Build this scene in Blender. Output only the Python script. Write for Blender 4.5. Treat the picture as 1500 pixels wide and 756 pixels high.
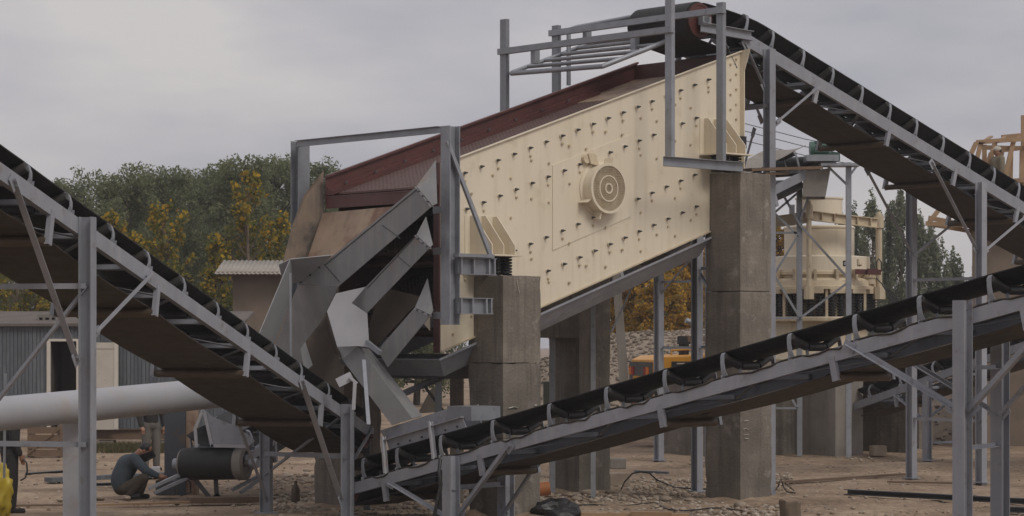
import bpy, bmesh, math, random
from mathutils import Vector, Matrix, noise
random.seed(7)
V3 = Vector
for o in list(bpy.data.objects): bpy.data.objects.remove(o)
SC = bpy.context.scene
COL = SC.collection
# ------------------------------------------------------------------ camera
F, HC = 3500.0, 2.62            # focal length in photo pixels, eye height in metres
cam = bpy.data.cameras.new('camera'); camo = bpy.data.objects.new('camera', cam); COL.objects.link(camo)
camo.location = (0, 0, HC); camo.rotation_euler = (math.radians(90), 0, 0)
cam.sensor_width = 36; cam.lens = F / 1500 * 36; cam.shift_y = 122 / 1500
cam.clip_end = 3000; SC.camera = camo
# ------------------------------------------------------------------ sky, sun, exposure
SUN_EL, SUN_AZ = math.radians(46), math.radians(138)      # azimuth clockwise from +Y (view direction)
W = bpy.data.worlds.new('World'); SC.world = W; W.use_nodes = True
nt = W.node_tree; nd = nt.nodes; lk = nt.links; nd.clear()
wo = nd.new('ShaderNodeOutputWorld'); bg = nd.new('ShaderNodeBackground'); lk.new(bg.outputs[0], wo.inputs[0])
sky = nd.new('ShaderNodeTexSky'); sky.sky_type = 'NISHITA'; sky.sun_disc = False
sky.sun_elevation = SUN_EL; sky.sun_rotation = SUN_AZ; sky.air_density = 1.0; sky.dust_density = 3.0
tc = nd.new('ShaderNodeTexCoord'); mp = nd.new('ShaderNodeMapping'); mp.inputs['Scale'].default_value = (3.4, 3.4, 11)
lk.new(tc.outputs['Generated'], mp.inputs[0])
n1 = nd.new('ShaderNodeTexNoise'); n1.inputs['Scale'].default_value = 1.6; n1.inputs['Detail'].default_value = 7; n1.inputs['Roughness'].default_value = .52
lk.new(mp.outputs[0], n1.inputs['Vector'])
rp = nd.new('ShaderNodeValToRGB'); e = rp.color_ramp.elements
e[0].position = .35; e[0].color = (4.05, 4.0, 4.42, 1); e[1].position = .65; e[1].color = (6.0, 5.68, 5.62, 1)
m_ = rp.color_ramp.elements.new(.5); m_.color = (4.95, 4.78, 5.0, 1)
lk.new(n1.outputs['Fac'], rp.inputs[0])
# an overcast sky brightens evenly from the horizon to the zenith
sx = nd.new('ShaderNodeSeparateXYZ'); lk.new(tc.outputs['Generated'], sx.inputs[0])
mr = nd.new('ShaderNodeMapRange'); mr.inputs['From Min'].default_value = 0; mr.inputs['From Max'].default_value = 1
mr.inputs['To Min'].default_value = 1.0; mr.inputs['To Max'].default_value = 1.25; lk.new(sx.outputs['Z'], mr.inputs['Value'])
mu = nd.new('ShaderNodeMix'); mu.data_type = 'RGBA'; mu.blend_type = 'MULTIPLY'; mu.inputs[0].default_value = 1
lk.new(rp.outputs[0], mu.inputs[6]); lk.new(mr.outputs[0], mu.inputs[7])
mx = nd.new('ShaderNodeMix'); mx.data_type = 'RGBA'; mx.inputs[0].default_value = .93
lk.new(sky.outputs[0], mx.inputs[6]); lk.new(mu.outputs[2], mx.inputs[7])
lk.new(mx.outputs[2], bg.inputs[0]); bg.inputs[1].default_value = .1
sl = bpy.data.lights.new('sun', 'SUN'); so = bpy.data.objects.new('sun', sl); COL.objects.link(so)
sl.energy = 1.2; sl.angle = math.radians(22); sl.color = (1, .95, .87)
sd = V3((math.sin(SUN_AZ) * math.cos(SUN_EL), math.cos(SUN_AZ) * math.cos(SUN_EL), math.sin(SUN_EL)))
so.rotation_euler = sd.to_track_quat('Z', 'Y').to_euler(); so.location = (20, -20, 40)
vs = SC.view_settings; vs.view_transform = 'Standard'; vs.look = 'None'; vs.exposure = 0.0; vs.gamma = 1; vs.use_curve_mapping = False
# ------------------------------------------------------------------ where things stand: pixel of the photo + distance -> world
def P(x, y, Y): return V3(((x - 750) / F * Y, Y, HC + (500 - y) / F * Y))
U = V3((.734, .679, 0)).normalized(); VV = V3((-U.y, U.x, 0)); Z = V3((0, 0, 1))     # screen's long axis / its width
OO = V3(((737 - 750) / F * 35.34, 35.34, 0)); CAM = V3((0, 0, HC))
def ray(x, y): return V3(((x - 750) / F, 1, (500 - y) / F))
def onpl(x, y, n, o): d = ray(x, y); return CAM + d * ((o - CAM).dot(n) / d.dot(n))
def onv(x, y, c): return onpl(x, y, VV, OO + VV * c)
def onu(x, y, c): return onpl(x, y, U, OO + U * c)
def gnd(x, y): return onpl(x, y, Z, V3((0, 0, 0)))
def S(u, v, z): return OO + U * u + VV * v + Z * z
def uz(p): q = p - OO; return q.dot(U), q.z
# ------------------------------------------------------------------ mesh builder
class MB:
    def __init__(s): s.v = []; s.f = []
    def add(s, vs, fs):
        b = len(s.v); s.v += [V3(v) for v in vs]; s.f += [tuple(b + i for i in f) for f in fs]; return s
    def hexa(s, c, a, b, d):
        c, a, b, d = V3(c), V3(a), V3(b), V3(d)
        vs = [c + a * i + b * j + d * k for k in (-1, 1) for j in (-1, 1) for i in (-1, 1)]
        return s.add(vs, [(0, 2, 3, 1), (4, 5, 7, 6), (0, 1, 5, 4), (2, 6, 7, 3), (0, 4, 6, 2), (1, 3, 7, 5)])
    def box(s, x0, x1, y0, y1, z0, z1):
        return s.hexa(((x0 + x1) / 2, (y0 + y1) / 2, (z0 + z1) / 2), ((x1 - x0) / 2, 0, 0), (0, (y1 - y0) / 2, 0), (0, 0, (z1 - z0) / 2))
    def prof(s, p0, p1, pts, up=Z):
        p0, p1 = V3(p0), V3(p1); d = (p1 - p0).normalized(); a = d.cross(up)
        if a.length < 1e-4: a = d.cross(V3((1, 0, 0)))
        a.normalize(); b = a.cross(d); n = len(pts)
        vs = [p0 + a * x + b * y for x, y in pts] + [p1 + a * x + b * y for x, y in pts]
        return s.add(vs, [(i, (i + 1) % n, n + (i + 1) % n, n + i) for i in range(n)] + [tuple(range(n))[::-1], tuple(range(n, 2 * n))])
    def bar(s, p0, p1, w, h, up=Z): return s.prof(p0, p1, [(-w / 2, -h / 2), (w / 2, -h / 2), (w / 2, h / 2), (-w / 2, h / 2)], up)
    def ang(s, p0, p1, a=.06, t=.008, up=Z): return s.prof(p0, p1, [(0, 0), (a, 0), (a, t), (t, t), (t, a), (0, a)], up)
    def chan(s, p0, p1, h=.14, w=.06, t=.008, up=Z, flip=1):
        return s.prof(p0, p1, [(0, -h / 2), (flip * w, -h / 2), (flip * w, -h / 2 + t), (flip * t, -h / 2 + t), (flip * t, h / 2 - t), (flip * w, h / 2 - t), (flip * w, h / 2), (0, h / 2)], up)
    def ibeam(s, p0, p1, h=.16, w=.15, t=.012, up=Z):
        a, b = w / 2, h / 2
        return s.prof(p0, p1, [(-a, -b), (a, -b), (a, -b + t), (t / 2, -b + t), (t / 2, b - t), (a, b - t), (a, b), (-a, b), (-a, b - t), (-t / 2, b - t), (-t / 2, -b + t), (-a, -b + t)], up)
    def cyl(s, p0, p1, r0, r1=None, n=14, caps=True):
        r1 = r0 if r1 is None else r1; p0, p1 = V3(p0), V3(p1); d = (p1 - p0).normalized()
        a = d.cross(Z if abs(d.z) < .9 else V3((1, 0, 0))).normalized(); b = a.cross(d)
        vs = [p + a * (math.cos(2 * math.pi * i / n) * r) + b * (math.sin(2 * math.pi * i / n) * r) for p, r in ((p0, r0), (p1, r1)) for i in range(n)]
        fs = [(i, (i + 1) % n, n + (i + 1) % n, n + i) for i in range(n)]
        if caps: fs += [tuple(range(n))[::-1], tuple(range(n, 2 * n))]
        return s.add(vs, fs)
    def tube(s, pts, r, n=8, closed=False):
        pts = [V3(p) for p in pts]; m = len(pts); rings = []; prev = None
        rr = r if isinstance(r, (list, tuple)) else [r] * m
        for i, p in enumerate(pts):
            d = (pts[min(i + 1, m - 1)] - pts[max(i - 1, 0)]).normalized()
            a = prev - d * prev.dot(d) if prev is not None else d.cross(Z if abs(d.z) < .9 else V3((1, 0, 0)))
            a.normalize(); prev = a; b = d.cross(a)
            rings.append([p + (a * math.cos(2 * math.pi * k / n) + b * math.sin(2 * math.pi * k / n)) * rr[i] for k in range(n)])
        fs = [(i * n + k, i * n + (k + 1) % n, (i + 1) * n + (k + 1) % n, (i + 1) * n + k) for i in range(m - 1) for k in range(n)]
        fs += [tuple(range(n))[::-1], tuple(range((m - 1) * n, m * n))]
        return s.add([q for r_ in rings for q in r_], fs)
    def sheet(s, poly, th):
        """a flat plate: outline + thickness vector"""
        poly = [V3(p) for p in poly]; n = len(poly); th = V3(th)
        return s.add(poly + [p + th for p in poly], [(i, (i + 1) % n, n + (i + 1) % n, n + i) for i in range(n)] + [tuple(range(n))[::-1], tuple(range(n, 2 * n))])
    def plate(s, poly, t=.012):
        poly = [V3(p) for p in poly]
        nrm = V3((0, 0, 0))
        for i in range(len(poly)): nrm += (poly[i] - poly[0]).cross(poly[(i + 1) % len(poly)] - poly[0])
        nrm.normalize()
        if nrm.dot(CAM - poly[0]) > 0: nrm = -nrm
        return s.sheet(poly, nrm * t)
    def lathe(s, c, pr, n=32, axis=Z):
        c = V3(c); axis = V3(axis).normalized(); a = axis.cross(V3((1, 0, 0)) if abs(axis.x) < .9 else V3((0, 1, 0))).normalized(); b = axis.cross(a)
        vs = [c + axis * h + (a * math.cos(2 * math.pi * i / n) + b * math.sin(2 * math.pi * i / n)) * r for r, h in pr for i in range(n)]
        return s.add(vs, [(j * n + i, j * n + (i + 1) % n, (j + 1) * n + (i + 1) % n, (j + 1) * n + i) for j in range(len(pr) - 1) for i in range(n)])
    def mesh(s, name, mat, off=V3((0, 0, 0)), smooth=None):
        me = bpy.data.meshes.new(name); me.from_pydata([v - off for v in s.v], [], s.f)
        bm = bmesh.new(); bm.from_mesh(me); bmesh.ops.recalc_face_normals(bm, faces=bm.faces); bm.to_mesh(me); bm.free()
        if mat: me.materials.append(M[mat] if isinstance(mat, str) else mat)
        if smooth is not None:
            me.polygons.foreach_set('use_smooth', [True] * len(me.polygons)); me.set_sharp_from_angle(angle=math.radians(smooth))
        return me
def wloc(o):
    p = V3((0, 0, 0))
    while o is not None: p += o.location; o = o.parent
    return p
def part(name, mb, mat, parent, label=None, smooth=None, bevel=0, kind=None):
    o = bpy.data.objects.new(name, mb.mesh(name, mat, wloc(parent), smooth)); COL.objects.link(o); o.parent = parent
    if label: o['label'] = label
    if kind: o['kind'] = kind
    if bevel: bv = o.modifiers.new('bevel', 'BEVEL'); bv.width = bevel; bv.segments = 2; bv.limit_method = 'ANGLE'
    return o
def tag(o, label, cat, group=None):
    o['label'] = label; o['category'] = cat
    if group: o['group'] = group
    return o
def thing(name, label, cat, loc, group=None):
    o = bpy.data.objects.new(name, None); COL.objects.link(o); o.location = loc; o.empty_display_size = .2
    return tag(o, label, cat, group)
def single(name, mb, mat, label, cat, loc, group=None, smooth=None, bevel=0):
    """a thing that is one mesh"""
    o = bpy.data.objects.new(name, mb.mesh(name, mat, V3(loc), smooth)); COL.objects.link(o); o.location = loc
    if bevel: bv = o.modifiers.new('bevel', 'BEVEL'); bv.width = bevel; bv.segments = 2; bv.limit_method = 'ANGLE'
    return tag(o, label, cat, group)
def struct(name, mb, mat, kind='structure', smooth=None):
    o = bpy.data.objects.new(name, mb.mesh(name, mat, V3((0, 0, 0)), smooth)); COL.objects.link(o); o['kind'] = kind
    return o
def inst(name, me, parent, loc, rot=None):
    o = bpy.data.objects.new(name, me); COL.objects.link(o); o.parent = parent; o.location = loc
    if rot is not None: o.rotation_euler = rot
    return o
# ------------------------------------------------------------------ materials
M = {}
def mat(name, c1, c2=None, rough=.6, scale=3, bump=.0, bscale=30, spots=None, spot_amt=.35, spot_scale=6, stretch=(1, 1, 1), metal=0, streak=None, streak_amt=.3, spec=.5, detail=6, bdist=.01, sr=(.58, .68), kr=(.5, .68), fine=None, boards=None):
    m = bpy.data.materials.new(name); m.use_nodes = True; t = m.node_tree; N = t.nodes; L = t.links
    b = N['Principled BSDF']; b.inputs['Roughness'].default_value = rough; b.inputs['Metallic'].default_value = metal
    b.inputs['Specular IOR Level'].default_value = spec
    tc = N.new('ShaderNodeTexCoord'); oi = N.new('ShaderNodeObjectInfo'); ad = N.new('ShaderNodeVectorMath'); ad.operation = 'ADD'
    sc = N.new('ShaderNodeVectorMath'); sc.operation = 'SCALE'; sc.inputs['Scale'].default_value = 17.0
    cx = N.new('ShaderNodeCombineXYZ'); [L.new(oi.outputs['Random'], cx.inputs[i]) for i in range(3)]
    L.new(cx.outputs[0], sc.inputs[0]); L.new(tc.outputs['Object'], ad.inputs[0]); L.new(sc.outputs[0], ad.inputs[1])
    mp = N.new('ShaderNodeMapping'); mp.inputs['Scale'].default_value = stretch; L.new(ad.outputs[0], mp.inputs[0])
    def noi(s_, d=6, r=.55, v=mp):
        n = N.new('ShaderNodeTexNoise'); n.inputs['Scale'].default_value = s_; n.inputs['Detail'].default_value = d; n.inputs['Roughness'].default_value = r
        L.new(v.outputs[0], n.inputs['Vector']); return n
    def ramp(n, p0, p1):
        r = N.new('ShaderNodeMapRange'); r.inputs['From Min'].default_value = p0; r.inputs['From Max'].default_value = p1; L.new(n.outputs['Fac'], r.inputs['Value']); return r
    def mix(a, bcol, fac, amt=1.0):
        x = N.new('ShaderNodeMix'); x.data_type = 'RGBA'
        mm = N.new('ShaderNodeMath'); mm.operation = 'MULTIPLY'; mm.inputs[1].default_value = amt; L.new(fac.outputs[0], mm.inputs[0]); L.new(mm.outputs[0], x.inputs[0])
        if isinstance(a, tuple): x.inputs[6].default_value = a + (1,)
        else: L.new(a.outputs[2], x.inputs[6])
        x.inputs[7].default_value = bcol + (1,); return x
    c2 = c2 or tuple(k * .8 for k in c1)
    cur = mix(c1, c2, ramp(noi(scale, detail), .3, .7))
    if streak:
        ms = N.new('ShaderNodeMapping'); ms.inputs['Scale'].default_value = (7, 7, .5); L.new(ad.outputs[0], ms.inputs[0])
        cur = mix(cur, streak, ramp(noi(1.3, 5, .6, ms), *kr), streak_amt)
    if spots:
        cur = mix(cur, spots, ramp(noi(spot_scale, 8, .65), *sr), spot_amt)
    if boards:
        wv = N.new('ShaderNodeTexWave'); wv.bands_direction = 'Z'; wv.inputs['Scale'].default_value = .8; wv.inputs['Distortion'].default_value = .8; wv.inputs['Detail'].default_value = 3; L.new(ad.outputs[0], wv.inputs['Vector'])
        cur = mix(cur, boards, ramp(wv, .96, 1.0), .13)
    if fine: cur = mix(cur, fine, ramp(noi(34, 3, .6), .6, .68), .6)
    hv = N.new('ShaderNodeHueSaturation'); vr = N.new('ShaderNodeMapRange'); vr.inputs['To Min'].default_value = .985 if name == 'cream' else .87; vr.inputs['To Max'].default_value = 1.015 if name == 'cream' else 1.12; L.new(oi.outputs['Random'], vr.inputs['Value']); L.new(vr.outputs[0], hv.inputs['Value'])
    L.new(cur.outputs[2], hv.inputs['Color']); L.new(hv.outputs[0], b.inputs['Base Color'])
    rr = ramp(noi(scale * 2.3), .2, .8); rr.inputs['To Min'].default_value = max(0, rough - .12); rr.inputs['To Max'].default_value = min(1, rough + .12); L.new(rr.outputs[0], b.inputs['Roughness'])
    if bump:
        bp = N.new('ShaderNodeBump'); bp.inputs['Strength'].default_value = bump; bp.inputs['Distance'].default_value = bdist
        L.new(noi(bscale, 6, .6).outputs['Fac'], bp.inputs['Height']); L.new(bp.outputs[0], b.inputs['Normal'])
    M[name] = m; return m
def leafmat(name, cols, trans=.35, rough=.6):
    m = bpy.data.materials.new(name); m.use_nodes = True; t = m.node_tree; N = t.nodes; L = t.links; N.clear()
    o = N.new('ShaderNodeOutputMaterial'); g = N.new('ShaderNodeNewGeometry'); r = N.new('ShaderNodeValToRGB'); r.color_ramp.interpolation = 'LINEAR'
    els = r.color_ramp.elements
    for i, c in enumerate(cols):
        p = i / (len(cols) - 1)
        if i == 0: els[0].position = 0; els[0].color = c + (1,)
        elif i == len(cols) - 1: els[-1].position = 1; els[-1].color = c + (1,)
        else: els.new(p).color = c + (1,)
    L.new(g.outputs['Random Per Island'], r.inputs[0])
    d = N.new('ShaderNodeBsdfDiffuse'); tr = N.new('ShaderNodeBsdfTranslucent'); mx = N.new('ShaderNodeMixShader'); mx.inputs[0].default_value = trans
    L.new(r.outputs[0], d.inputs[0]); L.new(r.outputs[0], tr.inputs[0]); L.new(d.outputs[0], mx.inputs[1]); L.new(tr.outputs[0], mx.inputs[2]); L.new(mx.outputs[0], o.inputs[0])
    M[name] = m
mat('grey_paint', (.30, .31, .345), (.24, .25, .28), .5, 2.6, .15, 60, spots=(.16, .125, .10), spot_amt=.5, spot_scale=5, streak=(.38, .37, .375), streak_amt=.35)
mat('grey_light', (.40, .40, .42), (.33, .33, .35), .5, 2, .1, 60, spots=(.3, .24, .18), spot_amt=.4, spot_scale=3)  # pale grey parts, and the lit tone painted on up-facing chute plates
mat('steel_dark', (.085, .088, .095), (.06, .06, .065), .5, 4, .15, 50, spots=(.1, .06, .035), spot_amt=.5)
mat('galv', (.30, .315, .34), (.24, .25, .275), .42, 5, .1, 60, spots=(.13, .12, .12), spot_amt=.45, spot_scale=9, metal=.25)
mat('chute', (.275, .275, .28), (.215, .215, .22), .5, 2.2, .18, 30, spots=(.26, .20, .15), spot_amt=.55, spot_scale=2.0, streak=(.36, .34, .32), streak_amt=.4)
mat('chute_rust', (.36, .26, .18), (.27, .19, .13), .65, 2.2, .25, 20, spots=(.17, .075, .05), spot_amt=.75, spot_scale=1.1, streak=(.13, .10, .08), streak_amt=.3, sr=(.52, .6), kr=(.5, .66))
mat('cheek', (.25, .185, .13), (.10, .085, .075), .65, 1.6, .3, 20, spots=(.045, .042, .042), spot_amt=.8, spot_scale=1.3, sr=(.5, .6), streak=(.30, .2, .13), streak_amt=.5)
mat('chute_dark', (.115, .085, .062), (.075, .06, .048), .7, 2.5, .25, 20, spots=(.04, .035, .032), spot_amt=.7, spot_scale=2)
mat('cream', (.745, .665, .525), (.695, .615, .475), .42, 1.2, .05, 60, spots=(.50, .41, .29), spot_amt=.3, spot_scale=2.4, streak=(.55, .46, .33), streak_amt=.3)
mat('cream_old', (.62, .53, .38), (.52, .43, .30), .5, 3, .1, 50, spots=(.25, .13, .07), spot_amt=.55, spot_scale=5, streak=(.42, .32, .2), streak_amt=.4)
mat('maroon', (.115, .042, .038), (.082, .032, .029), .45, 3, .08, 50, spots=(.2, .1, .08), spot_amt=.35, spot_scale=7)
mat('maroon_mesh', (.20, .115, .10), (.14, .08, .07), .7, 3, .3, 30)
mat('belt', (.010, .010, .010), (.016, .0155, .015), .6, 5, .1, 40, spots=(.05, .045, .038), spot_amt=.3)
mat('belt_worn', (.27, .24, .21), (.20, .18, .155), .7, 4, .1, 40, spots=(.2, .17, .13), spot_amt=.4)
mat('belt_dust', (.045, .034, .024), (.032, .025, .018), .75, 2.5, .15, 30, streak=(.035, .028, .022), streak_amt=.6, spots=(.07, .055, .037), spot_amt=.4, spot_scale=3)
mat('roll', (.05, .049, .048), (.075, .07, .064), .45, 8, 0, spots=(.12, .075, .045), spot_amt=.4, spot_scale=12)
mat('roll_rust', (.10, .07, .045), (.07, .05, .033), .6, 8, .1, 40)
mat('pulley_red', (.12, .035, .028), (.08, .025, .02), .5, 8, .1, 40)
mat('black', (.012, .012, .012), (.02, .02, .02), .45, 8)
mat('rubber', (.018, .018, .018), (.03, .029, .028), .7, 8, .1, 40)
mat('concrete', (.235, .205, .17), (.13, .112, .092), .88, 1.7, .8, 22, spots=(.36, .33, .295), spot_amt=.55, spot_scale=3.2, streak=(.085, .073, .06), streak_amt=.6, bdist=.02, fine=(.08, .07, .06), boards=(.10, .09, .078))
mat('concrete_lt', (.27, .245, .215), (.185, .165, .145), .85, 1.5, .7, 18, spots=(.12, .1, .085), spot_amt=.6, spot_scale=1.2, streak=(.15, .13, .11), streak_amt=.4)
mat('plaster', (.22, .17, .13), (.16, .125, .095), .9, 1.2, .3, 12, spots=(.11, .085, .065), spot_amt=.5, spot_scale=.9)
mat('white_mark', (.7, .68, .62), (.5, .48, .44), .8, 20)
mat('wood', (.40, .265, .155), (.30, .19, .105), .7, 2.5, .2, 25, stretch=(1, 1, 1), spots=(.22, .12, .06), spot_amt=.4)
mat('wood_old', (.17, .11, .07), (.12, .08, .05), .8, 3, .3, 25)
mat('pipe', (.345, .348, .372), (.30, .302, .322), .5, 1.2, .05, 30, spots=(.33, .27, .21), spot_amt=.35, spot_scale=2, streak=(.36, .345, .34), streak_amt=.3)
mat('clap', (.115, .127, .142), (.085, .094, .106), .75, 3, .25, 25, streak=(.17, .19, .2), streak_amt=.45, spots=(.14, .11, .08), spot_amt=.35)
mat('door_white', (.62, .57, .5), (.52, .47, .4), .6, 2, .1, 30, spots=(.35, .28, .2), spot_amt=.4)
mat('roof_felt', (.15, .125, .108), (.105, .088, .078), .85, 2, .3, 15, spots=(.24, .2, .17), spot_amt=.5)
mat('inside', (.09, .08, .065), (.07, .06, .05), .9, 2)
mat('asbestos', (.36, .33, .285), (.29, .262, .225), .85, 3, .2, 20, spots=(.28, .24, .2), spot_amt=.5)
mat('yellow_paint', (.62, .29, .025), (.54, .245, .022), .4, 2, .05, 40, spots=(.36, .19, .05), spot_amt=.3)
mat('lamp_red', (.35, .03, .02), None, .25, 20); mat('lamp_amber', (.7, .2, .04), None, .25, 20)
mat('glass', (.07, .10, .085), (.05, .075, .065), .08, 2, spec=.8)
mat('green_paint', (.05, .115, .085), (.04, .09, .07), .4, 5, .05, 40)
mat('stone', (.36, .29, .22), (.24, .19, .145), .85, 4, .4, 18, spots=(.16, .12, .09), spot_amt=.4)
mat('cloth_blue', (.058, .075, .092), (.042, .055, .07), .9, 7, .3, 25)
mat('cloth_brown', (.06, .047, .034), (.045, .035, .025), .9, 7, .3, 25)
mat('cloth_grey', (.15, .135, .12), (.11, .1, .09), .9, 7, .3, 25)
mat('cloth_dark', (.018, .017, .018), (.026, .024, .023), .9, 7, .3, 25)
mat('cloth_khaki', (.22, .19, .13), (.17, .145, .1), .9, 7, .3, 25)
mat('cloth_white', (.55, .5, .42), (.45, .41, .35), .9, 7, .2, 25)
mat('skin', (.28, .14, .085), (.24, .115, .07), .55, 15)
mat('hair', (.012, .01, .009), None, .6, 15)
mat('yellow_bag', (.46, .35, .03), (.34, .25, .022), .5, 6, .3, 10)
mat('orange_pipe', (.45, .17, .06), None, .5, 6)
mat('bark', (.10, .08, .06), (.065, .052, .04), .9, 6, .5, 15)
mat('bark_pale', (.21, .16, .115), (.12, .095, .07), .9, 6, .4, 15)
mat('column_paint', (.055, .062, .075), (.04, .045, .055), .5, 3, .15, 30, spots=(.12, .07, .04), spot_amt=.6, spot_scale=3)
mat('blue_box', (.06, .085, .125), (.05, .07, .1), .45, 5); mat('green_box', (.085, .095, .07), None, .5, 5)
leafmat('leaf_willow', [(.12, .14, .075), (.165, .185, .098), (.22, .24, .13), (.275, .288, .172)], .5)  # leaf tones lifted, painting in part of the distance haze
leafmat('leaf_yellow', [(.06, .07, .025), (.13, .14, .04), (.20, .18, .045), (.46, .29, .035), (.55, .36, .05)], .5)
leafmat('leaf_mixed', [(.10, .12, .045), (.15, .17, .06), (.20, .21, .075), (.28, .25, .07), (.46, .33, .05)], .5)
leafmat('leaf_gold', [(.30, .22, .04), (.48, .32, .04), (.58, .37, .045), (.4, .2, .03)], .5)
leafmat('leaf_orange', [(.15, .14, .06), (.34, .22, .055), (.50, .29, .05), (.58, .33, .05), (.24, .22, .09)], .5)
leafmat('leaf_poplar', [(.14, .16, .105), (.185, .205, .135), (.23, .25, .165), (.28, .29, .20)], .5)  # lifted as well, with some of the far haze in the colour
leafmat('leaf_grass', [(.05, .055, .025), (.10, .095, .045), (.19, .15, .08)])
leafmat('pebbles', [(.17, .13, .10), (.26, .205, .155), (.36, .295, .235), (.44, .38, .315), (.2, .165, .135)], 0)
leafmat('heap_stones', [(.125, .098, .075), (.18, .145, .112), (.235, .195, .155), (.30, .255, .21), (.15, .12, .095)], 0)
def groundmat():
    m = bpy.data.materials.new('dirt'); m.use_nodes = True; t = m.node_tree; N = t.nodes; L = t.links; b = N['Principled BSDF']; b.inputs['Roughness'].default_value = .95; b.inputs['Specular IOR Level'].default_value = .15
    g = N.new('ShaderNodeNewGeometry')
    def noi(s, d=8, r=.6):
        n = N.new('ShaderNodeTexNoise'); n.inputs['Scale'].default_value = s; n.inputs['Detail'].default_value = d; n.inputs['Roughness'].default_value = r; L.new(g.outputs['Position'], n.inputs['Vector']); return n
    r = N.new('ShaderNodeValToRGB'); e = r.color_ramp.elements; e[0].position = .3; e[0].color = (.23, .165, .115, 1); e[1].position = .68; e[1].color = (.45, .345, .25, 1); e.new(.5).color = (.345, .255, .18, 1)
    L.new(noi(.55).outputs['Fac'], r.inputs[0])
    r2 = N.new('ShaderNodeMapRange'); r2.inputs['From Min'].default_value = .3; r2.inputs['From Max'].default_value = .72; r2.inputs['To Min'].default_value = .55; r2.inputs['To Max'].default_value = 1.25; L.new(noi(7, 8, .7).outputs['Fac'], r2.inputs['Value'])
    mx = N.new('ShaderNodeMix'); mx.data_type = 'RGBA'; mx.blend_type = 'MULTIPLY'; mx.inputs[0].default_value = 1; L.new(r.outputs[0], mx.inputs[6]); L.new(r2.outputs[0], mx.inputs[7])
    L.new(mx.outputs[2], b.inputs['Base Color'])
    r3 = N.new('ShaderNodeMapRange'); r3.inputs['From Min'].default_value = .52; r3.inputs['From Max'].default_value = .66; r3.inputs['To Min'].default_value = 1.0; r3.inputs['To Max'].default_value = .66; L.new(noi(.23, 6, .6).outputs['Fac'], r3.inputs['Value'])
    mx2 = N.new('ShaderNodeMix'); mx2.data_type = 'RGBA'; mx2.blend_type = 'MULTIPLY'; mx2.inputs[0].default_value = 1; L.new(mx.outputs[2], mx2.inputs[6]); L.new(r3.outputs[0], mx2.inputs[7]); L.new(mx2.outputs[2], b.inputs['Base Color'])
    bp = N.new('ShaderNodeBump'); bp.inputs['Strength'].default_value = .9; bp.inputs['Distance'].default_value = .05; L.new(noi(5, 10, .7).outputs['Fac'], bp.inputs['Height']); L.new(bp.outputs[0], b.inputs['Normal'])
    M['dirt'] = m
groundmat()
def meshmat():
    """woven screen cloth: fine wires across and along"""
    m = M['maroon_mesh']; t = m.node_tree; N = t.nodes; L = t.links; b = N['Principled BSDF']
    tc = N.new('ShaderNodeTexCoord'); mp = N.new('ShaderNodeMapping'); mp.inputs['Rotation'].default_value = (0, 0, -math.atan2(U.y, U.x)); L.new(tc.outputs['Object'], mp.inputs[0])
    hs = []
    for ax, sc_ in (('X', 4.2), ('Y', 3.4)):
        w = N.new('ShaderNodeTexWave'); w.bands_direction = ax; w.inputs['Scale'].default_value = sc_; L.new(mp.outputs[0], w.inputs['Vector']); hs.append(w)
    mm = N.new('ShaderNodeMath'); mm.operation = 'MAXIMUM'; L.new(hs[0].outputs['Fac'], mm.inputs[0]); L.new(hs[1].outputs['Fac'], mm.inputs[1])
    bp = N.new('ShaderNodeBump'); bp.inputs['Strength'].default_value = .9; bp.inputs['Distance'].default_value = .02; L.new(mm.outputs[0], bp.inputs['Height']); L.new(bp.outputs[0], b.inputs['Normal'])
    r = N.new('ShaderNodeValToRGB'); r.color_ramp.elements[0].position = .45; r.color_ramp.elements[0].color = (.035, .018, .016, 1); r.color_ramp.elements[1].position = .8; r.color_ramp.elements[1].color = (.135, .078, .064, 1)
    L.new(mm.outputs[0], r.inputs[0]); L.new(r.outputs[0], b.inputs['Base Color'])
meshmat()
# ================================================================== GROUND
def ground():
    xs = [-500, -200, -80, -40, -24] + [-18 + .3 * i for i in range(121)] + [24, 40, 80, 200, 500]
    ys = [-80, -20, 5, 16] + [22 + .3 * i for i in range(164)] + [76, 90, 120, 200, 400, 900]
    mb = MB()
    for y in ys:
        for x in xs:
            k = 1 if (-18 <= x <= 18 and 22 <= y <= 71) else 0
            z = k * (noise.noise(V3((x * .35, y * .35, 0))) * .05 + noise.noise(V3((x * 1.3, y * 1.3, 3))) * .025 + noise.noise(V3((x * 3.3, y * 3.3, 5))) * .012)
            if k:
                for (px, py, dx, dy) in ((9, 40, .93, .36), (10.2, 38.2, .93, .36), (-6, 46, .97, .22), (-6, 48, .97, .22), (3, 50, .9, -.42), (3.4, 52, .9, -.42)):
                    d_ = abs((x - px) * dy - (y - py) * dx + .5 * noise.noise(V3((x * .2, y * .2, px)))); z += -.05 * math.exp(-(d_ / .22) ** 2) + .03 * math.exp(-((d_ - .45) / .2) ** 2)
                for (u_, v_) in ((.385, .385), (5.6, .36), (5.385, 3.885), (.2, 3.885)):
                    c_ = S(u_, v_, 0); d_ = max(abs((V3((x, y, 0)) - c_).dot(U)), abs((V3((x, y, 0)) - c_).dot(VV))); z += .10 * math.exp(-(max(0, d_ - .35) / .3) ** 2) * (.6 + noise.noise(V3((x * 2, y * 2, 1))))
            mb.v.append(V3((x, y, z - .02)))
    n = len(xs)
    mb.f = [(j * n + i, j * n + i + 1, (j + 1) * n + i + 1, (j + 1) * n + i) for j in range(len(ys) - 1) for i in range(n - 1)]
    return struct('ground', mb, 'dirt', smooth=60)
GROUND = ground()
ICO = []
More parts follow.
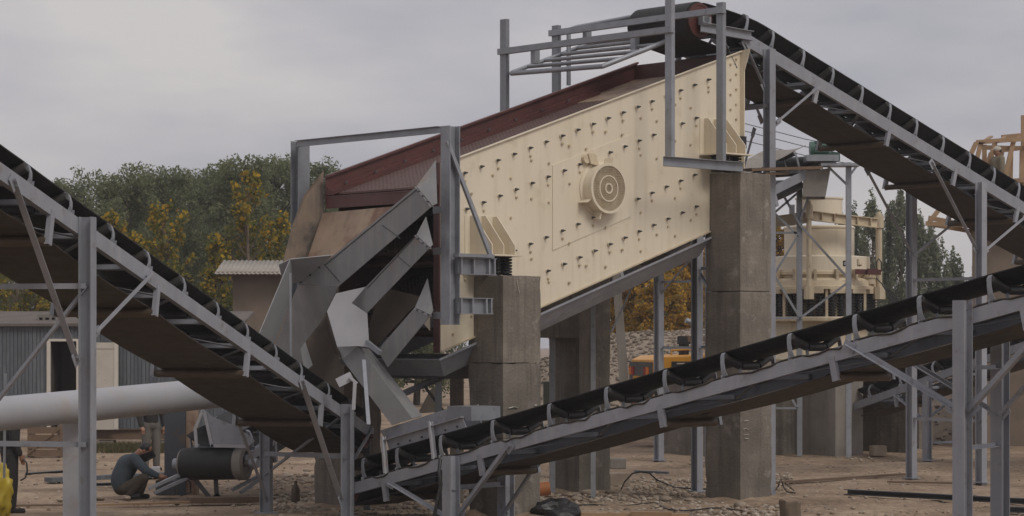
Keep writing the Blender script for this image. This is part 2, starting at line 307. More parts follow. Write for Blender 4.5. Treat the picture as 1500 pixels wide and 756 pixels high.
def ico(sub, seed, sq=(1, 1, .6), jag=.25):
    bm = bmesh.new(); bmesh.ops.create_icosphere(bm, subdivisions=sub, radius=1)
    for v in bm.verts:
        k = 1 + noise.noise(v.co * 1.6 + V3((seed * 3.1, seed, 0))) * jag
        v.co = V3((v.co.x * sq[0], v.co.y * sq[1], v.co.z * sq[2])) * k
    vs = [v.co.copy() for v in bm.verts]; fs = [tuple(v.index for v in f.verts) for f in bm.faces]; bm.free(); return vs, fs
def scatter(name, n, pos, smin, smax, matn, label=None):
    """loose stones nobody could count, one object"""
    base = [ico(1, i, (1, .8, .55)) for i in range(5)]
    mb = MB(); R = random.Random(hash(name) % 1000 if False else len(name))
    vs, fs = [], []
    for _ in range(n):
        p = pos(R)
        if p is None: continue
        s = smin + (smax - smin) * R.random() ** 2.5; a = R.random() * 6.28; c, sn = math.cos(a), math.sin(a); bv, bf = R.choice(base); b = len(vs)
        vs += [(p.x + s * (v.x * c - v.y * sn), p.y + s * (v.x * sn + v.y * c), p.z + s * v.z) for v in bv]; fs += [tuple(b + i for i in f) for f in bf]
    me = bpy.data.meshes.new(name); me.from_pydata(vs, [], fs); me.materials.append(M[matn])
    me.polygons.foreach_set('use_smooth', [True] * len(me.polygons))
    o = bpy.data.objects.new(name, me); COL.objects.link(o); o['kind'] = 'stuff'
    if label: o['label'] = label; o['category'] = 'gravel'
    return o
def gpos(R):
    x = 400 + R.random() * 760; y = 693 + R.random() ** 1.2 * 75; p = gnd(x, y)
    if noise.noise(V3((p.x * .4, p.y * .4, 9))) < -.25 and R.random() < .7: return None
    p.z = -.01; return p
scatter('gravel', 8500, gpos, .012, .075, 'pebbles', 'loose gravel and pebbles strewn between the concrete pillars')
def gpos2(R):
    p = gnd(R.random() * 1600 - 50, 662 + R.random() * 105); p.z = -.012
    return p
scatter('small_stones', 2600, gpos2, .01, .05, 'pebbles', 'small stones scattered over the dirt yard')
# ================================================================== CONCRETE PILLARS
def rough_box(c, hu, hv, z0, z1, seed, amp=.007, step=.09):
    """a cast block: finely cut faces, slightly uneven, with worn edges"""
    bm = bmesh.new(); nu, nv, nz = max(2, int(2 * hu / step)), max(2, int(2 * hv / step)), max(2, int((z1 - z0) / step)); mb = MB(); idx = {}
    def vid(i, j, k):
        if (i, j, k) in idx: return idx[(i, j, k)]
        a, b, h = -hu + 2 * hu * i / nu, -hv + 2 * hv * j / nv, z0 + (z1 - z0) * k / nz
        p = c + U * a + VV * b + Z * h; edge = (i in (0, nu)) + (j in (0, nv)) + (k == nz)
        n_ = noise.noise(p * 2.2 + V3((seed, 0, 0))) * amp + noise.noise(p * 9 + V3((0, seed, 0))) * amp * .5
        q = V3((a, b, 0)); q = q.normalized() if q.length > 0 else q
        if edge >= 2: n_ -= .006 + max(0, noise.noise(p * 5 + V3((seed, 3, 0)))) * .03
        p = p + (U * q.x + VV * q.y) * n_ + (Z * n_ if k == nz else Z * 0)
        idx[(i, j, k)] = len(mb.v); mb.v.append(p); return idx[(i, j, k)]
    for k in range(nz):
        for i in range(nu):
            for j in (0, nv): mb.f.append((vid(i, j, k), vid(i + 1, j, k), vid(i + 1, j, k + 1), vid(i, j, k + 1)))
        for j in range(nv):
            for i in (0, nu): mb.f.append((vid(i, j, k), vid(i, j + 1, k), vid(i, j + 1, k + 1), vid(i, j, k + 1)))
    for i in range(nu):
        for j in range(nv): mb.f.append((vid(i, j, nz), vid(i + 1, j, nz), vid(i + 1, j + 1, nz), vid(i, j + 1, nz)))
    bm.free(); return mb
def pillar(u0, v0, top, label, seed):
    """three cast lifts, each a little off the one below"""
    o = thing('concrete_pillar', label, 'pillar', S(u0 + .385, v0 + .385, 0)); zs = [-.4, top * .33, top * .64, top]; R = random.Random(seed)
    for i in range(3):
        k = R.uniform(-.003, .003); part('lift', rough_box(S(u0 + .385, v0 + .385, 0), .385 + k, .385 + k, zs[i], zs[i + 1] - (0 if i == 2 else .004), seed + i), 'concrete', o, smooth=40)
    return o
pN = pillar(0, 0, 3.6, 'stained concrete pillar under the lower near corner of the cream screen', 1)
pR = pillar(5.21, -.03, 5.38, 'tall concrete pillar under the upper near corner of the cream screen', 2)
# far side: two pillars tied by a beam, cast as one frame
mb = MB()
fr = thing('concrete_portal', 'concrete portal frame standing behind the screen under its far side', 'concrete frame', S(2.6, 3.9, 0))
for (u0, t_) in ((-.2, 3.6), (5.0, 5.38)):
    part('pillar', rough_box(S(u0 + .385, 3.885, 0), .385, .385, -.4, t_, 7), 'concrete', fr, smooth=40)
c = MB(); c.hexa(S(2.785, 3.885, 3.1), U * 2.213, VV * .383, Z * .42); part('beam', c, 'concrete', fr, bevel=.012)
def chalk(par, pts, c, w=.012):
    m = MB()
    for a, b in zip(pts, pts[1:]): m.bar(onv(*a, c), onv(*b, c), .004, w, VV)
    part('chalk_mark', m, 'white_mark', par)
chalk(pR, [(1090, 617), (1096, 616)], -.045, .02); chalk(pR, [(1089, 629), (1093, 627), (1097, 630)], -.045); chalk(pR, [(1090, 637), (1097, 636)], -.045); chalk(pR, [(1091, 643), (1096, 642)], -.045, .035)
chalk(pN, [(745, 598), (752, 596), (758, 597)], -.012, .035); chalk(pN, [(783, 594), (786, 593)], -.012, .03); chalk(pN, [(757, 410), (761, 430)], -.012, .01)
# electric boxes in the opening
b = MB(); p = P(822, 580, 42.4); b.hexa(p, U * .33, VV * .12, Z * .26); eb = single('control_cabinet', b, 'green_box', 'drab green control cabinet in the opening of the concrete frame', 'cabinet', p - Z * .26, bevel=.01)
b = MB(); b.hexa(p - VV * .13, U * .012, VV * .012, Z * .05); part('handle', b, 'black', eb)
b = MB(); p2 = P(841, 572, 42.2); b.hexa(p2, U * .1, VV * .1, Z * .28); single('junction_box', b, 'blue_box', 'narrow blue junction box beside the green control cabinet', 'box', p2 - Z * .28, bevel=.01)
b = MB(); b.tube([P(822, 500, 42), P(833, 512, 42), P(839, 535, 42), P(842, 552, 42), P(843, 565, 42.1)], .015, 6); single('hanging_cable', b, 'black', 'black cable hanging down to the blue junction box', 'cable', P(842, 560, 42))
# ================================================================== VIBRATING SCREEN
VN, VF = .65, 3.05
SL = .334
def zb(u): return 2.46 + SL * (u + .66)
def zt(u): return 5.25 + SL * (u + .66)
scr = thing('vibrating_screen', 'large cream vibrating screen with maroon deck resting on concrete pillars', 'screen', S(2.6, 1.85, 3.2))
def side_plate(v, th):
    m = MB(); m.sheet([S(-.66, v, zb(-.66)), S(5.98, v, zb(5.98)), S(5.98, v, zt(5.98)), S(-.66, v, zt(-.66))], VV * th); return m
sp = part('side_plate', side_plate(VN, .018), 'cream', scr)
part('side_plate', side_plate(VF, .018), 'maroon', scr, 'maroon side plate on the far side')
def along(u0, u1, fz, v0, v1, dz0, dz1, name, matn, par, **k):
    m = MB(); q = [(u0, v0), (u1, v0), (u1, v1), (u0, v1)]
    m.add([S(u, v, fz(u) + dz) for dz in (dz0, dz1) for u, v in q], [(0, 1, 2, 3), (4, 5, 6, 7), (0, 1, 5, 4), (1, 2, 6, 5), (2, 3, 7, 6), (3, 0, 4, 7)])
    return part(name, m, matn, par, **k)
along(-.66, 5.98, zt, VN - .045, VN - .002, -.014, .004, 'top_flange', 'cream', sp)
along(-.66, 5.98, zb, VN - .035, VN - .002, -.004, .014, 'bottom_flange', 'cream_old', sp)
m = MB(); m.hexa(S(5.975, VN - .045, (zb(5.98) + zt(5.98)) / 2), U * .008, VV * .044, Z * (zt(5.98) - zb(5.98)) * .499); m.sheet([S(5.966, VN, zt(5.98)), S(5.966, VN - .22, zt(5.98) + .02), S(5.966, VN - .09, zt(5.98) - .35)], U * .012); part('end_flange', m, 'cream', sp)
m = MB(); m.hexa(S(-.685, VN + .06, (zb(-.66) + zt(-.66)) / 2), U * .012, VV * .062, Z * (zt(-.66) - zb(-.66)) * .505); part('end_flange', m, 'maroon', sp, 'maroon edge strip at the discharge end')
m = MB(); m.sheet([S(-.72, VN + .18, 2.78), S(-.72, VN + .4, 2.95), S(-.72, VN + .4, 3.2), S(-.72, VN + .18, 3.25)], U * .012); part('tab', m, 'cream', scr)
# doubler plate round the exciter
q = [onv(809, 242, VN), onv(924, 197, VN), onv(924, 317, VN), onv(809, 367, VN)]
m = MB(); m.sheet([p - VV * .001 for p in q], -VV * .012); part('doubler_plate', m, 'cream', sp)
# exciter drum
ec = onv(892.5, 276, .405); eu, ez = uz(ec); E0 = S(eu, VN, ez); AX = -VV
m = MB(); m.lathe(E0, [(.43, .012), (.43, .03), (.38, .04), (.375, .20), (.395, .205), (.395, .245), (.355, .245), (.355, .13), (.30, .11)], 40, AX); ex = part('exciter_housing', m, 'cream', scr, smooth=30)
m = MB(); m.lathe(E0, [(.355, .05), (.30, .08), (.30, .11), (.20, .13), (.19, .16), (.12, .16), (.11, .19), (.06, .20), (.05, .18), (0.001, .18)], 36, AX); part('flywheel', m, 'cream_old', ex, smooth=30)
m = MB(); g = E0 + AX * .23
for i in range(-14, 15):
    h = i * .026; w = math.sqrt(max(0, .37 ** 2 - h * h))
    if w < .05: continue
    for a, b_ in ((U, Z), (Z, U)): m.bar(g + a * h - b_ * w, g + a * h + b_ * w, .006, .006, AX)
part('guard_mesh', m, 'cream_old', ex)
m = MB(); m.lathe(E0, [(.21, .233), (.21, .24), (.19, .24), (.19, .233)], 32, AX); m.lathe(E0, [(.085, .233), (.085, .242), (.06, .242), (.06, .233)], 24, AX); part('guard_ring', m, 'cream', ex)
for k in (-.62, .62 + math.pi * .35, 2.5):
    d = U * math.cos(k + 1.9) + Z * math.sin(k + 1.9); m = MB(); m.hexa(E0 + d * .44 + AX * .11, d * .07, AX * .09, d.cross(AX) * .008); part('lug', m, 'cream', ex)
m = MB(); bp = onv(857, 233, VN - .03); m.lathe(bp, [(.001, .0), (.07, .0), (.07, .05), (.001, .05)], 14, AX); m.hexa(onv(866, 232, VN - .05), U * .1, VV * .03, Z * .05); m.sheet([onv(862, 225, VN - .1), onv(872, 225, VN - .1), onv(878, 243, VN - .1), onv(866, 240, VN - .1)], VV * .03); part('oil_block', m, 'cream_old', ex, smooth=35)
# bolts
def boltmesh(dark):
    a = MB()
    if dark:
        a.cyl((0, 0, 0), -VV * .012, .036, .034, 12); nf = len(a.f); a.cyl(-VV * .012, -VV * .045, .024, .022, 6); a.cyl(-VV * .04, -VV * .085, .013, .012, 8)
    else:
        a.cyl((0, 0, 0), -VV * .022, .023, .021, 6); nf = 0; a.cyl(-VV * .02, -VV * .03, .012, .01, 6)
    me = a.mesh('bolt', None)
    me.materials.append(M['cream']); me.materials.append(M['steel_dark'] if dark else M['cream_old'])
    for i, p_ in enumerate(me.polygons): p_.material_index = 0 if i < nf else 1
    return me
BD, BS = boltmesh(True), boltmesh(False)
rl = wloc(sp)
def blocked(u, z):
    if (u - eu - .18) ** 2 + (z - ez) ** 2 < .56 ** 2: return True
    if -.0 < u < .72 and 3.55 < z < 4.6: return True
    if u > 5.05 and z < 6.5: return True
    return False
BR = random.Random(3)
for ri, dz in enumerate((.27, .82, 1.74, 2.27)):
    for i in range(18):
        u = -.20 + .335 * i + (.04 if ri % 2 else 0)
        if u > 5.75: continue
        z = zt(u) - dz
        if not blocked(u, z): inst('bolt', BD, sp, S(u, VN - .013 if 1.7 < u < 3.5 else VN, z) - rl, (0, 0, 0))
        if i % 2 == ri % 2 and not blocked(u, z - .1): inst('bolt', BS, sp, S(u + .02, VN - .013 if 1.7 < u < 3.5 else VN, z - .12) - rl)
for dz, ph in ((.47, 0), (.62, 1), (1.06, 0), (1.22, 1), (1.98, 0), (2.45, 1), (2.6, 0)):
    for i in range(8):
        u = -.42 + .80 * i + .37 * ph; z = zt(u) - dz
        if u < 5.7 and not blocked(u, z): inst('bolt', BS, sp, S(u, VN - .013 if 1.7 < u < 3.5 else VN, z) - rl)
for i in range(9): 
    for du in (5.72, 5.86): inst('bolt', BS, sp, S(du, VN, zt(du) - .16 - .25 * i + (.05 if du > 5.8 else 0)) - rl)
# decks, feed box, discharge lip
along(-.80, 4.35, zt, VN + .02, VF - .004, -.315, -.285, 'deck', 'maroon_mesh', scr)
for dz in (-1.25, -2.1): along(-.7, 5.9, zt, VN + .02, VF - .004, dz - .03, dz, 'deck', 'maroon_mesh', scr)
along(4.352, 5.93, zt, VN + .02, VF - .004, -.30, -.27, 'feed_plate', 'chute_rust', scr)
m = MB(); m.sheet([S(5.9, VN + .02, zt(5.9) - 2.6), S(5.9, VF - .004, zt(5.9) - 2.6), S(5.9, VF - .004, zt(5.9) - .02), S(5.9, VN + .02, zt(5.9) - .02)], U * .02); part('back_plate', m, 'maroon', scr)
along(-.92, 4.9, zt, VF - .17, VF - .004, -.285, -.225, 'clamp_rail', 'maroon', scr); along(-.92, 4.9, zt, VF - .06, VF - .004, -.224, -.17, 'clamp_rail', 'maroon', scr)
along(-.92, 5.96, zt, VF - .05, VF + .03, -.012, .022, 'top_flange', 'maroon', scr)
along(-.92, -.66, zt, VF, VF + .018, -.4, -.012, 'cheek', 'maroon', scr)
for i in range(9):
    m = MB(); u = -.6 + .6 * i; m.cyl(S(u, VF - .1, zt(u) - .2), S(u, VF - .1, zt(u) - .165), .022, .02, 6); part('clamp_bolt', m, 'steel_dark', scr)
m = MB(); m.hexa(S(-.83, 1.85, zt(-.83) - .34), U * .09, VV * 1.22, Z * .012); m.hexa(S(-.90, 1.85, zt(-.83) - .43), U * .012, VV * 1.22, Z * .09); part('discharge_lip', m, 'maroon', scr)
for dz in (-.55, -1.45, -1.62, -2.35, -2.68):
    m = MB(); m.cyl(S(-.1, VN + .02, zt(-.1) + dz), S(-.1, VF, zt(-.1) + dz), .07, None, 14); part('cross_tube', m, 'maroon', scr, smooth=40)
# spring brackets and springs
def spring_mesh():
    a = MB(); n = 6 * 12; a.tube([V3((.085 * math.cos(6.2832 * i / 12), .085 * math.sin(6.2832 * i / 12), .27 * i / n)) for i in range(n + 1)], .0185, 6)
    a.cyl((0, 0, 0), (0, 0, .27), .05, None, 10)
    return a.mesh('spring', 'rubber', smooth=50)
SPR = spring_mesh()
def bracket(u0, zbot, near, gz=.60):
    v, s_ = (VN, -1) if near else (VF + .018, 1)
    o = part('spring_bracket', MB().hexa(S(u0 + .25, v + s_ * .27, zbot), U * .36, VV * .27, Z * .012), 'cream', scr)
    for i in range(3):
        u = u0 + .23 * i; a = MB()
        a.sheet([S(u, v, zbot + .012), S(u, v + s_ * .5, zbot + .012), S(u, v + s_ * .5, zbot + .15), S(u, v + s_ * .1, zbot + gz), S(u, v, zbot + gz)], U * .014)
        part('gusset', a, 'cream', o)
    a = MB(); a.sheet([S(u0 - .1, v, zbot), S(u0 + .58, v, zbot), S(u0 + .58, v, zbot + gz), S(u0 - .1, v, zbot + gz)], VV * s_ * .01); part('back_plate', a, 'cream', o)
    for i in range(3):
        inst('spring', SPR, o, S(u0 + .02 + .23 * i, v + s_ * .27, zbot - .012 - .27) - wloc(o))
un, _ = uz(onv(688, 345, VN)); ur, _ = uz(onv(1031, 200, VN))
bracket(un, 3.6 + .30, True); bracket(ur, 5.38 + .30, True); bracket(un - .1, 3.9, False); bracket(ur - .1, 5.68, False)
m = MB(); m.hexa(S(5.93, VN - .08, 5.93), U * .05, VV * .05, Z * .1); part('bump_stop', m, 'rubber', scr)
# ================================================================== HOPPER UNDER THE SCREEN
hp = thing('underscreen_hopper', 'grey steel hopper hanging under the cream screen', 'hopper', S(2.4, 1.85, 1.8))
def zr(u): return zb(u) - .09
def hplate(name, pts, matn='grey_paint'): m = MB(); m.plate([S(*p) for p in pts], .01); return part(name, m, matn, hp)
hplate('side_wall', [(-.72, VN - .04, zr(-.72)), (5.2, VN - .04, zr(5.2)), (5.2, VN + .22, zr(5.2) - .30), (-.40, VN + .22, zr(-.4) - .36)])
hplate('side_wall', [(-.72, VF + .05, zr(-.72)), (5.2, VF + .05, zr(5.2)), (5.2, VF - .21, zr(5.2) - .30), (-.40, VF - .21, zr(-.4) - .36)])
hplate('front_wall', [(-.72, VN - .04, zr(-.72)), (-.72, VF + .05, zr(-.72)), (-.40, VF - .21, zr(-.4) - .36), (-.40, VN + .22, zr(-.4) - .36)])
m = MB(); m.bar(S(-.73, VN - .05, zr(-.73) + .0), S(5.2, VN - .05, zr(5.2) + .0), .02, .03); part('rim', m, 'grey_paint', hp)
for (u0, u1, zl, zh) in ((-.38, 1.3, 2.05, 2.42), (3.75, 5.15, 3.86, 4.05)):
    m = MB(); m.add([S(u0 + .0, VN + .24, zh), S(u1, VN + .24, zh), S(u1, VF - .24, zh), S(u0, VF - .24, zh), S(u0 + .1, VN + .5, zl), S(u1 - .1, VN + .5, zl), S(u1 - .1, VF - .5, zl), S(u0 + .1, VF - .5, zl)], [(0, 1, 5, 4), (1, 2, 6, 5), (2, 3, 7, 6), (3, 0, 4, 7), (4, 5, 6, 7), (0, 3, 2, 1)]); part('outlet', m, 'steel_dark', hp)
m = MB(); m.ibeam(P(590, 577, 36.4), P(650, 551, 36.9), .085, .07, .008); part('support_beam', m, 'grey_paint', hp)
m = MB(); m.bar(P(622, 566, 36.6), P(650, 603, 36.6), .045, .045); part('brace', m, 'steel_dark', hp)
m = MB(); m.bar(P(936, 398, 39.5), P(896, 486, 39.5), .03, .03); part('brace', m, 'galv', hp)
m = MB(); m.bar(S(-.35, VN + .4, 2.0), S(-.35, VN + .4, 0), .1, .1); part('leg', m, 'steel_dark', hp)
m = MB(); m.bar(S(-.35, VF - .3, 2.0), S(-.35, VF - .3, 0), .1, .1); part('leg', m, 'steel_dark', hp)
m = MB(); m.bar(S(4.3, VF - .6, 3.9), S(4.3, VF - .6, 0), .08, .08); part('leg', m, 'galv', hp)
b = MB(); b.box(P(659, 0, 39).x, P(679, 0, 39).x, 39, 39.3, -.2, HC + (500 - 545) / F * 39); single('concrete_post', b, 'concrete', 'narrow rough concrete post behind the stained pillar under the hopper', 'post', V3((P(669, 0, 39).x, 39.1, 0)), bevel=.02)
m = MB(); m.plate([P(629, 573, 38.6), P(642, 566, 38.6), P(648, 603, 38.6), P(612, 606, 38.6)], .006); single('plastic_sheet', m, 'door_white', 'white plastic sheet hanging under the hopper beside a pillar', 'sheet', P(630, 606, 38.6))
# ================================================================== CONVEYORS
class Conv:
    def __init__(s, name, label, A, B, W, bw, near_left=None, hs=.18, rc=.10, rh=.30, rr=-.34, idlers=None, spacing=1.2, hangers=(), belt='belt', detail=True, far_sign=1, roll_r=.055, sag=.02, rsag=.035, ang=35, head=None, rbw=None):
        s.A = V3(A); s.B = V3(B); s.d = (s.B - s.A).normalized(); s.len = (s.B - s.A).length; s.W = W; s.hs = hs
        h = V3((s.d.x, s.d.y, 0)).normalized(); s.s = V3((-h.y, h.x, 0)) * far_sign; s.n = s.d.cross(s.s); s.n = s.n if s.n.z > 0 else -s.n
        s.o = thing(name, label, 'conveyor', V3((s.A.x + s.B.x, s.A.y + s.B.y, 0)) / 2)
        mid = (W - bw) / 2
        for q0, f in ((0, 1), (W, -1)):
            m = MB()
            m.add(*s.lb(0, s.len, min(q0, q0 + f * .01), max(q0, q0 + f * .01), -hs, 0))
            for r0, r1 in ((-.012, -.001), (-hs + .001, -hs + .012)): m.add(*s.lb(0, s.len, min(q0 + f * .009, q0 + f * .075), max(q0 + f * .009, q0 + f * .075), r0, r1))
            part('stringer', m, 'grey_paint', s.o)
        # belts
        wing = bw * .31; cx = bw * .38 / 2; ang = math.radians(ang); th = .014
        pr = [(W / 2 - cx - wing * math.cos(ang), rc + wing * math.sin(ang)), (W / 2 - cx - wing * .5 * math.cos(ang), rc + wing * .5 * math.sin(ang) - .006), (W / 2 - cx, rc + .012), (W / 2, rc), (W / 2 + cx, rc + .012), (W / 2 + cx + wing * .5 * math.cos(ang), rc + wing * .5 * math.sin(ang) - .006), (W / 2 + cx + wing * math.cos(ang), rc + wing * math.sin(ang))]
        pr = [(q, r + roll_r + .004) for q, r in pr]; s.edge = pr[0]
        ids = idlers if idlers is not None else [spacing * (i + .5) for i in range(int(s.len / spacing))]
        ts = [0.0]
        for a, b in zip([0] + ids, ids + [s.len]): ts += [a + (b - a) * k / 4 for k in range(1, 5)]
        def sg(t):
            for a, b in zip(ids, ids[1:]):
                if a <= t <= b: return -sag * math.sin(math.pi * (t - a) / (b - a))
            return 0
        n = len(pr); vs = []
        fl_ = [(W / 2 + (j - 3) / 3 * bw / 2) for j in range(7)]
        if head: ts = [head[0] * (1 - k / 5) for k in range(5)] + ts
        for k in (0, th):
            for t in ts:
                w_ = 0 if not head or t > .5 else min(1, (.5 - t) / (.5 - head[0])) ** 1.3
                vs += [s.L(t, q * (1 - w_) + fl_[j] * w_, (r + sg(t) * (.4 + .6 * abs(q - W / 2) / (bw / 2))) * (1 - w_) + (head[1] * w_ if head else 0) + k) for j, (q, r) in enumerate(pr)]
        m_ = len(ts); o2 = m_ * n; fs = []
        for i in range(m_ - 1):
            for j in range(n - 1):
                a = i * n + j; fs += [(a, a + 1, a + n + 1, a + n), (o2 + a, o2 + a + n, o2 + a + n + 1, o2 + a + 1)]
            for j in (0, n - 1): a = i * n + j; fs.append((a, a + n, o2 + a + n, o2 + a))
        m = MB(); m.add(vs, fs); s.beltp = part('belt', m, belt, s.o, smooth=50)
        mid = (W - (rbw or bw)) / 2
        # return belt, sagging between the hanger rollers
        hts = sorted(hangers) or [1.5 + 2.6 * i for i in range(int((s.len - 1) / 2.6))]; s.hts = hts
        ts = [0.05]; lim = [0.05] + hts + [s.len - .05]
        for a, b in zip(lim, lim[1:]): ts += [a + (b - a) * k / 5 for k in range(1, 6)]
        def rs(t):
            for a, b in zip(lim, lim[1:]):
                if a <= t <= b: return -rsag * math.sin(math.pi * (t - a) / (b - a)) * min(1, (b - a) / 2.5)
            return 0
        m = MB(); vs = []
        for k in (0, .012):
            for t in ts: vs += [s.L(t, mid, rr + rs(t) + k), s.L(t, W - mid, rr + rs(t) + k)]
        o2 = len(ts) * 2; fs = []
        for i in range(len(ts) - 1):
            a = 2 * i; fs += [(a, a + 1, a + 3, a + 2), (o2 + a, o2 + a + 2, o2 + a + 3, o2 + a + 1), (a, a + 2, o2 + a + 2, o2 + a), (a + 1, o2 + a + 1, o2 + a + 3, a + 3)]
        m.add(vs, fs); part('return_belt', m, 'belt_dust', s.o, smooth=50)
        base = wloc(s.o)
        rot = None
        def ori(mb_): mb_.v = [s.d * v.x + s.s * v.y + s.n * v.z for v in mb_.v]; return mb_
        # hangers + return rollers
        hg = MB(); l = -rr + .1 - hs
        hg.box(-.045, .045, -.004, .004, -l, .06); hg.box(-.045, -.037, .0035, .05, -l, .0); hg.box(.037, .045, .0035, .05, -l, .0)
        hm = ori(hg).mesh('hanger', 'grey_paint')
        rm = ori(MB().cyl((0, .03, 0), (0, W - .03, 0), .052, None, 14)).mesh('return_roller', 'roll_rust', smooth=40)
        cm = MB(); cm.box(-.03, .03, .012, W - .012, -.06, 0); cmm = ori(cm).mesh('cross_member', 'grey_paint')
        for t in hts:
            for q, ff in ((-.006, 1), (W + .006, -1)): h_ = inst('hanger', hm, s.o, s.L(t, q, -hs) - base, rot)
            inst('return_roller', rm, s.o, s.L(t, 0, rr - .058) - base, rot)
        for i in range(int(s.len / 1.3)): inst('cross_member', cmm, s.o, s.L(.7 + 1.3 * i, 0, -hs * .45) - base, rot)
        # flat bracing between the stringers
        m = MB()
        for i in range(int(s.len / 2.6)):
            a, b = s.L(.7 + 2.6 * i, .05, -hs + .03), s.L(.7 + 2.6 * i + 1.3, W - .05, -hs + .03); m.bar(a, b, .05, .008, s.n)
            if i * 2.6 + 3.3 < s.len: m.bar(b, s.L(.7 + 2.6 * i + 2.6, .05, -hs + .03), .05, .008, s.n)
        part('bracing', m, 'grey_paint', s.o)
        # troughing idlers
        ib = MB(); qe = W / 2 - cx - wing * math.cos(ang) * .98; re_ = rc + wing * math.sin(ang) * .98
        ib.box(-.03, .03, .0, W, .002, .012); ib.box(-.03, -.022, .0, W, .012, .05)
        for f in (0, 1):
            X = (lambda q: q) if not f else (lambda q: W - q)
            pts = [V3((0, X(.045), .0)), V3((-.004, X(.03), re_ * .4)), V3((-.004, X(.035), re_ * .75)), V3((.006, X(qe * .5), re_ + .03)), V3((.012, X(qe - .03), re_ + .055))]
            wds = [.055, .033, .03, .03, .028]
            for a, b, w0, w1 in zip(pts, pts[1:], wds, wds[1:]):
                ib.add([a + V3((-w0, 0, 0)), a + V3((w0, 0, 0)), b + V3((w1, 0, 0)), b + V3((-w1, 0, 0)), a + V3((-w0, .012, 0)), a + V3((w0, .012, 0)), b + V3((w1, .012, 0)), b + V3((-w1, .012, 0))], [(0, 1, 2, 3), (4, 7, 6, 5), (0, 4, 5, 1), (1, 5, 6, 2), (2, 6, 7, 3), (3, 7, 4, 0)])
            q_ = X(W / 2 - cx); ib.box(-.02, .02, q_ - .006, q_ + .006, .012, rc + .01)
        ibm = ori(ib).mesh('idler', 'galv')
        rolls = [ori(MB().cyl((0, W / 2 - cx + .015, rc), (0, W / 2 + cx - .015, rc), roll_r, None, 14)).mesh('roll', 'roll', smooth=40),
                 ori(MB().cyl((0, qe - .03, re_ + .015), (0, W / 2 - cx - .012, rc + .008), roll_r, None, 14)).mesh('roll', 'roll', smooth=40),
                 ori(MB().cyl((0, W - qe + .03, re_ + .015), (0, W / 2 + cx + .012, rc + .008), roll_r, None, 14)).mesh('roll', 'roll', smooth=40)]
        s.ids = ids
        for t in ids:
            i_ = inst('idler', ibm, s.o, s.L(t, 0, 0) - base, rot)
            for r_ in rolls: inst('roll', r_, i_, (0, 0, 0))
    def L(s, t, q, r): return s.A + s.d * t + s.s * q + s.n * r
    def lb(s, t0, t1, q0, q1, r0, r1):
        return [s.L(t, q, r) for r in (r0, r1) for q in (q0, q1) for t in (t0, t1)], [(0, 2, 3, 1), (4, 5, 7, 6), (0, 1, 5, 4), (2, 6, 7, 3), (0, 4, 6, 2), (1, 3, 7, 5)]
    def at(s, x, q=0, r=0):
        """parameter t of the point of the line (q, r) that stands at photo column x"""
        k = (x - 750) / F; a = s.L(0, q, r); return (k * a.y - a.x) / (s.d.x - k * s.d.y)
    def pulley(s, t, r, rad, mats=('belt', 'pulley_red'), over=.05, name='pulley'):
        m = MB(); m.cyl(s.L(t, over, r), s.L(t, s.W - over, r), rad, None, 32); o = part(name, m, mats[0], s.o, smooth=40)
        for q, f in ((over, -1), (s.W - over, 1)):
            e = MB(); c = s.L(t, q, r); e.lathe(c, [(rad * .96, .002), (rad * .96, .012), (rad * .8, .012), (rad * .75, -.0), (rad * .3, .004), (rad * .28, .05), (.035, .05), (.035, .13), (.001, .13)], 28, s.s * f); part('end_disc', e, mats[1], o, smooth=30)
        return o
    def leg(s, p0, p1, w=.15, name='leg', matn='grey_paint', along=None):
        m = MB(); m.ibeam(p0, p1, w, w, .012, along or U); return part(name, m, matn, s.o)
    def br(s, p0, p1, a=.065, name='brace', matn='grey_paint', up=Z):
        m = MB(); m.prof(p0, p1, [(-a / 2, 0), (a / 2, 0), (a / 2, .008), (-a / 2 + .008, .008), (-a / 2 + .008, a * .8), (-a / 2, a * .8)], up)
        if name == 'brace':                     # welded gusset plate and bolt heads at each end
            d_ = (V3(p1) - V3(p0)).normalized()
            for p_, f_ in ((V3(p0), 1), (V3(p1), -1)): c_ = p_ + d_ * f_ * .05; m.hexa(c_ + s.s * .004, d_ * .085, d_.cross(s.s) * a * .85, s.s * .005); [m.cyl(c_ + d_ * k_ - s.s * .002, c_ + d_ * k_ - s.s * .03, .014, None, 6) for k_ in (-.03, .035)]
        return part(name, m, matn, s.o)
    def plane(s, x, y, q=0):
        """photo pixel onto the vertical side plane at offset q"""
        return onpl(x, y, s.s, s.L(0, q, 0))
def wrapbelt(c, t, r, rad, bw, t_side, rr, rtop):
    """belt round a pulley: from the carrying run over the pulley to the return run"""
    q0, q1 = (c.W - bw) / 2, (c.W + bw) / 2; prof_ = []
    f = t_side; R_ = rad + .006
    for k in range(13):
        a = math.pi / 2 - math.pi * k / 12; prof_.append((t + f * R_ * math.cos(a), r + R_ * math.sin(a)))
    prof_ = [(t - f * .55, rtop)] + prof_ + [(t - f * .9, rr)]
    m = MB(); vs = []
    for k in (0, .014):
        for i, (a, b) in enumerate(prof_):
            if i == 0: d_ = (0, k)
            elif i == len(prof_) - 1: d_ = (0, -k)
            else: l = math.hypot(a - t, b - r); d_ = ((a - t) / l * k, (b - r) / l * k)
            vs += [c.L(a + d_[0], q0, b + d_[1]), c.L(a + d_[0], q1, b + d_[1])]
    n = len(prof_) * 2; fs = []
    for i in range(len(prof_) - 1):
        a = 2 * i; fs += [(a, a + 1, a + 3, a + 2), (n + a, n + a + 2, n + a + 3, n + a + 1), (a, a + 2, n + a + 2, n + a), (a + 1, n + a + 1, n + a + 3, a + 3)]
    m.add(vs, fs); part('belt', m, 'belt', c.o, smooth=60)
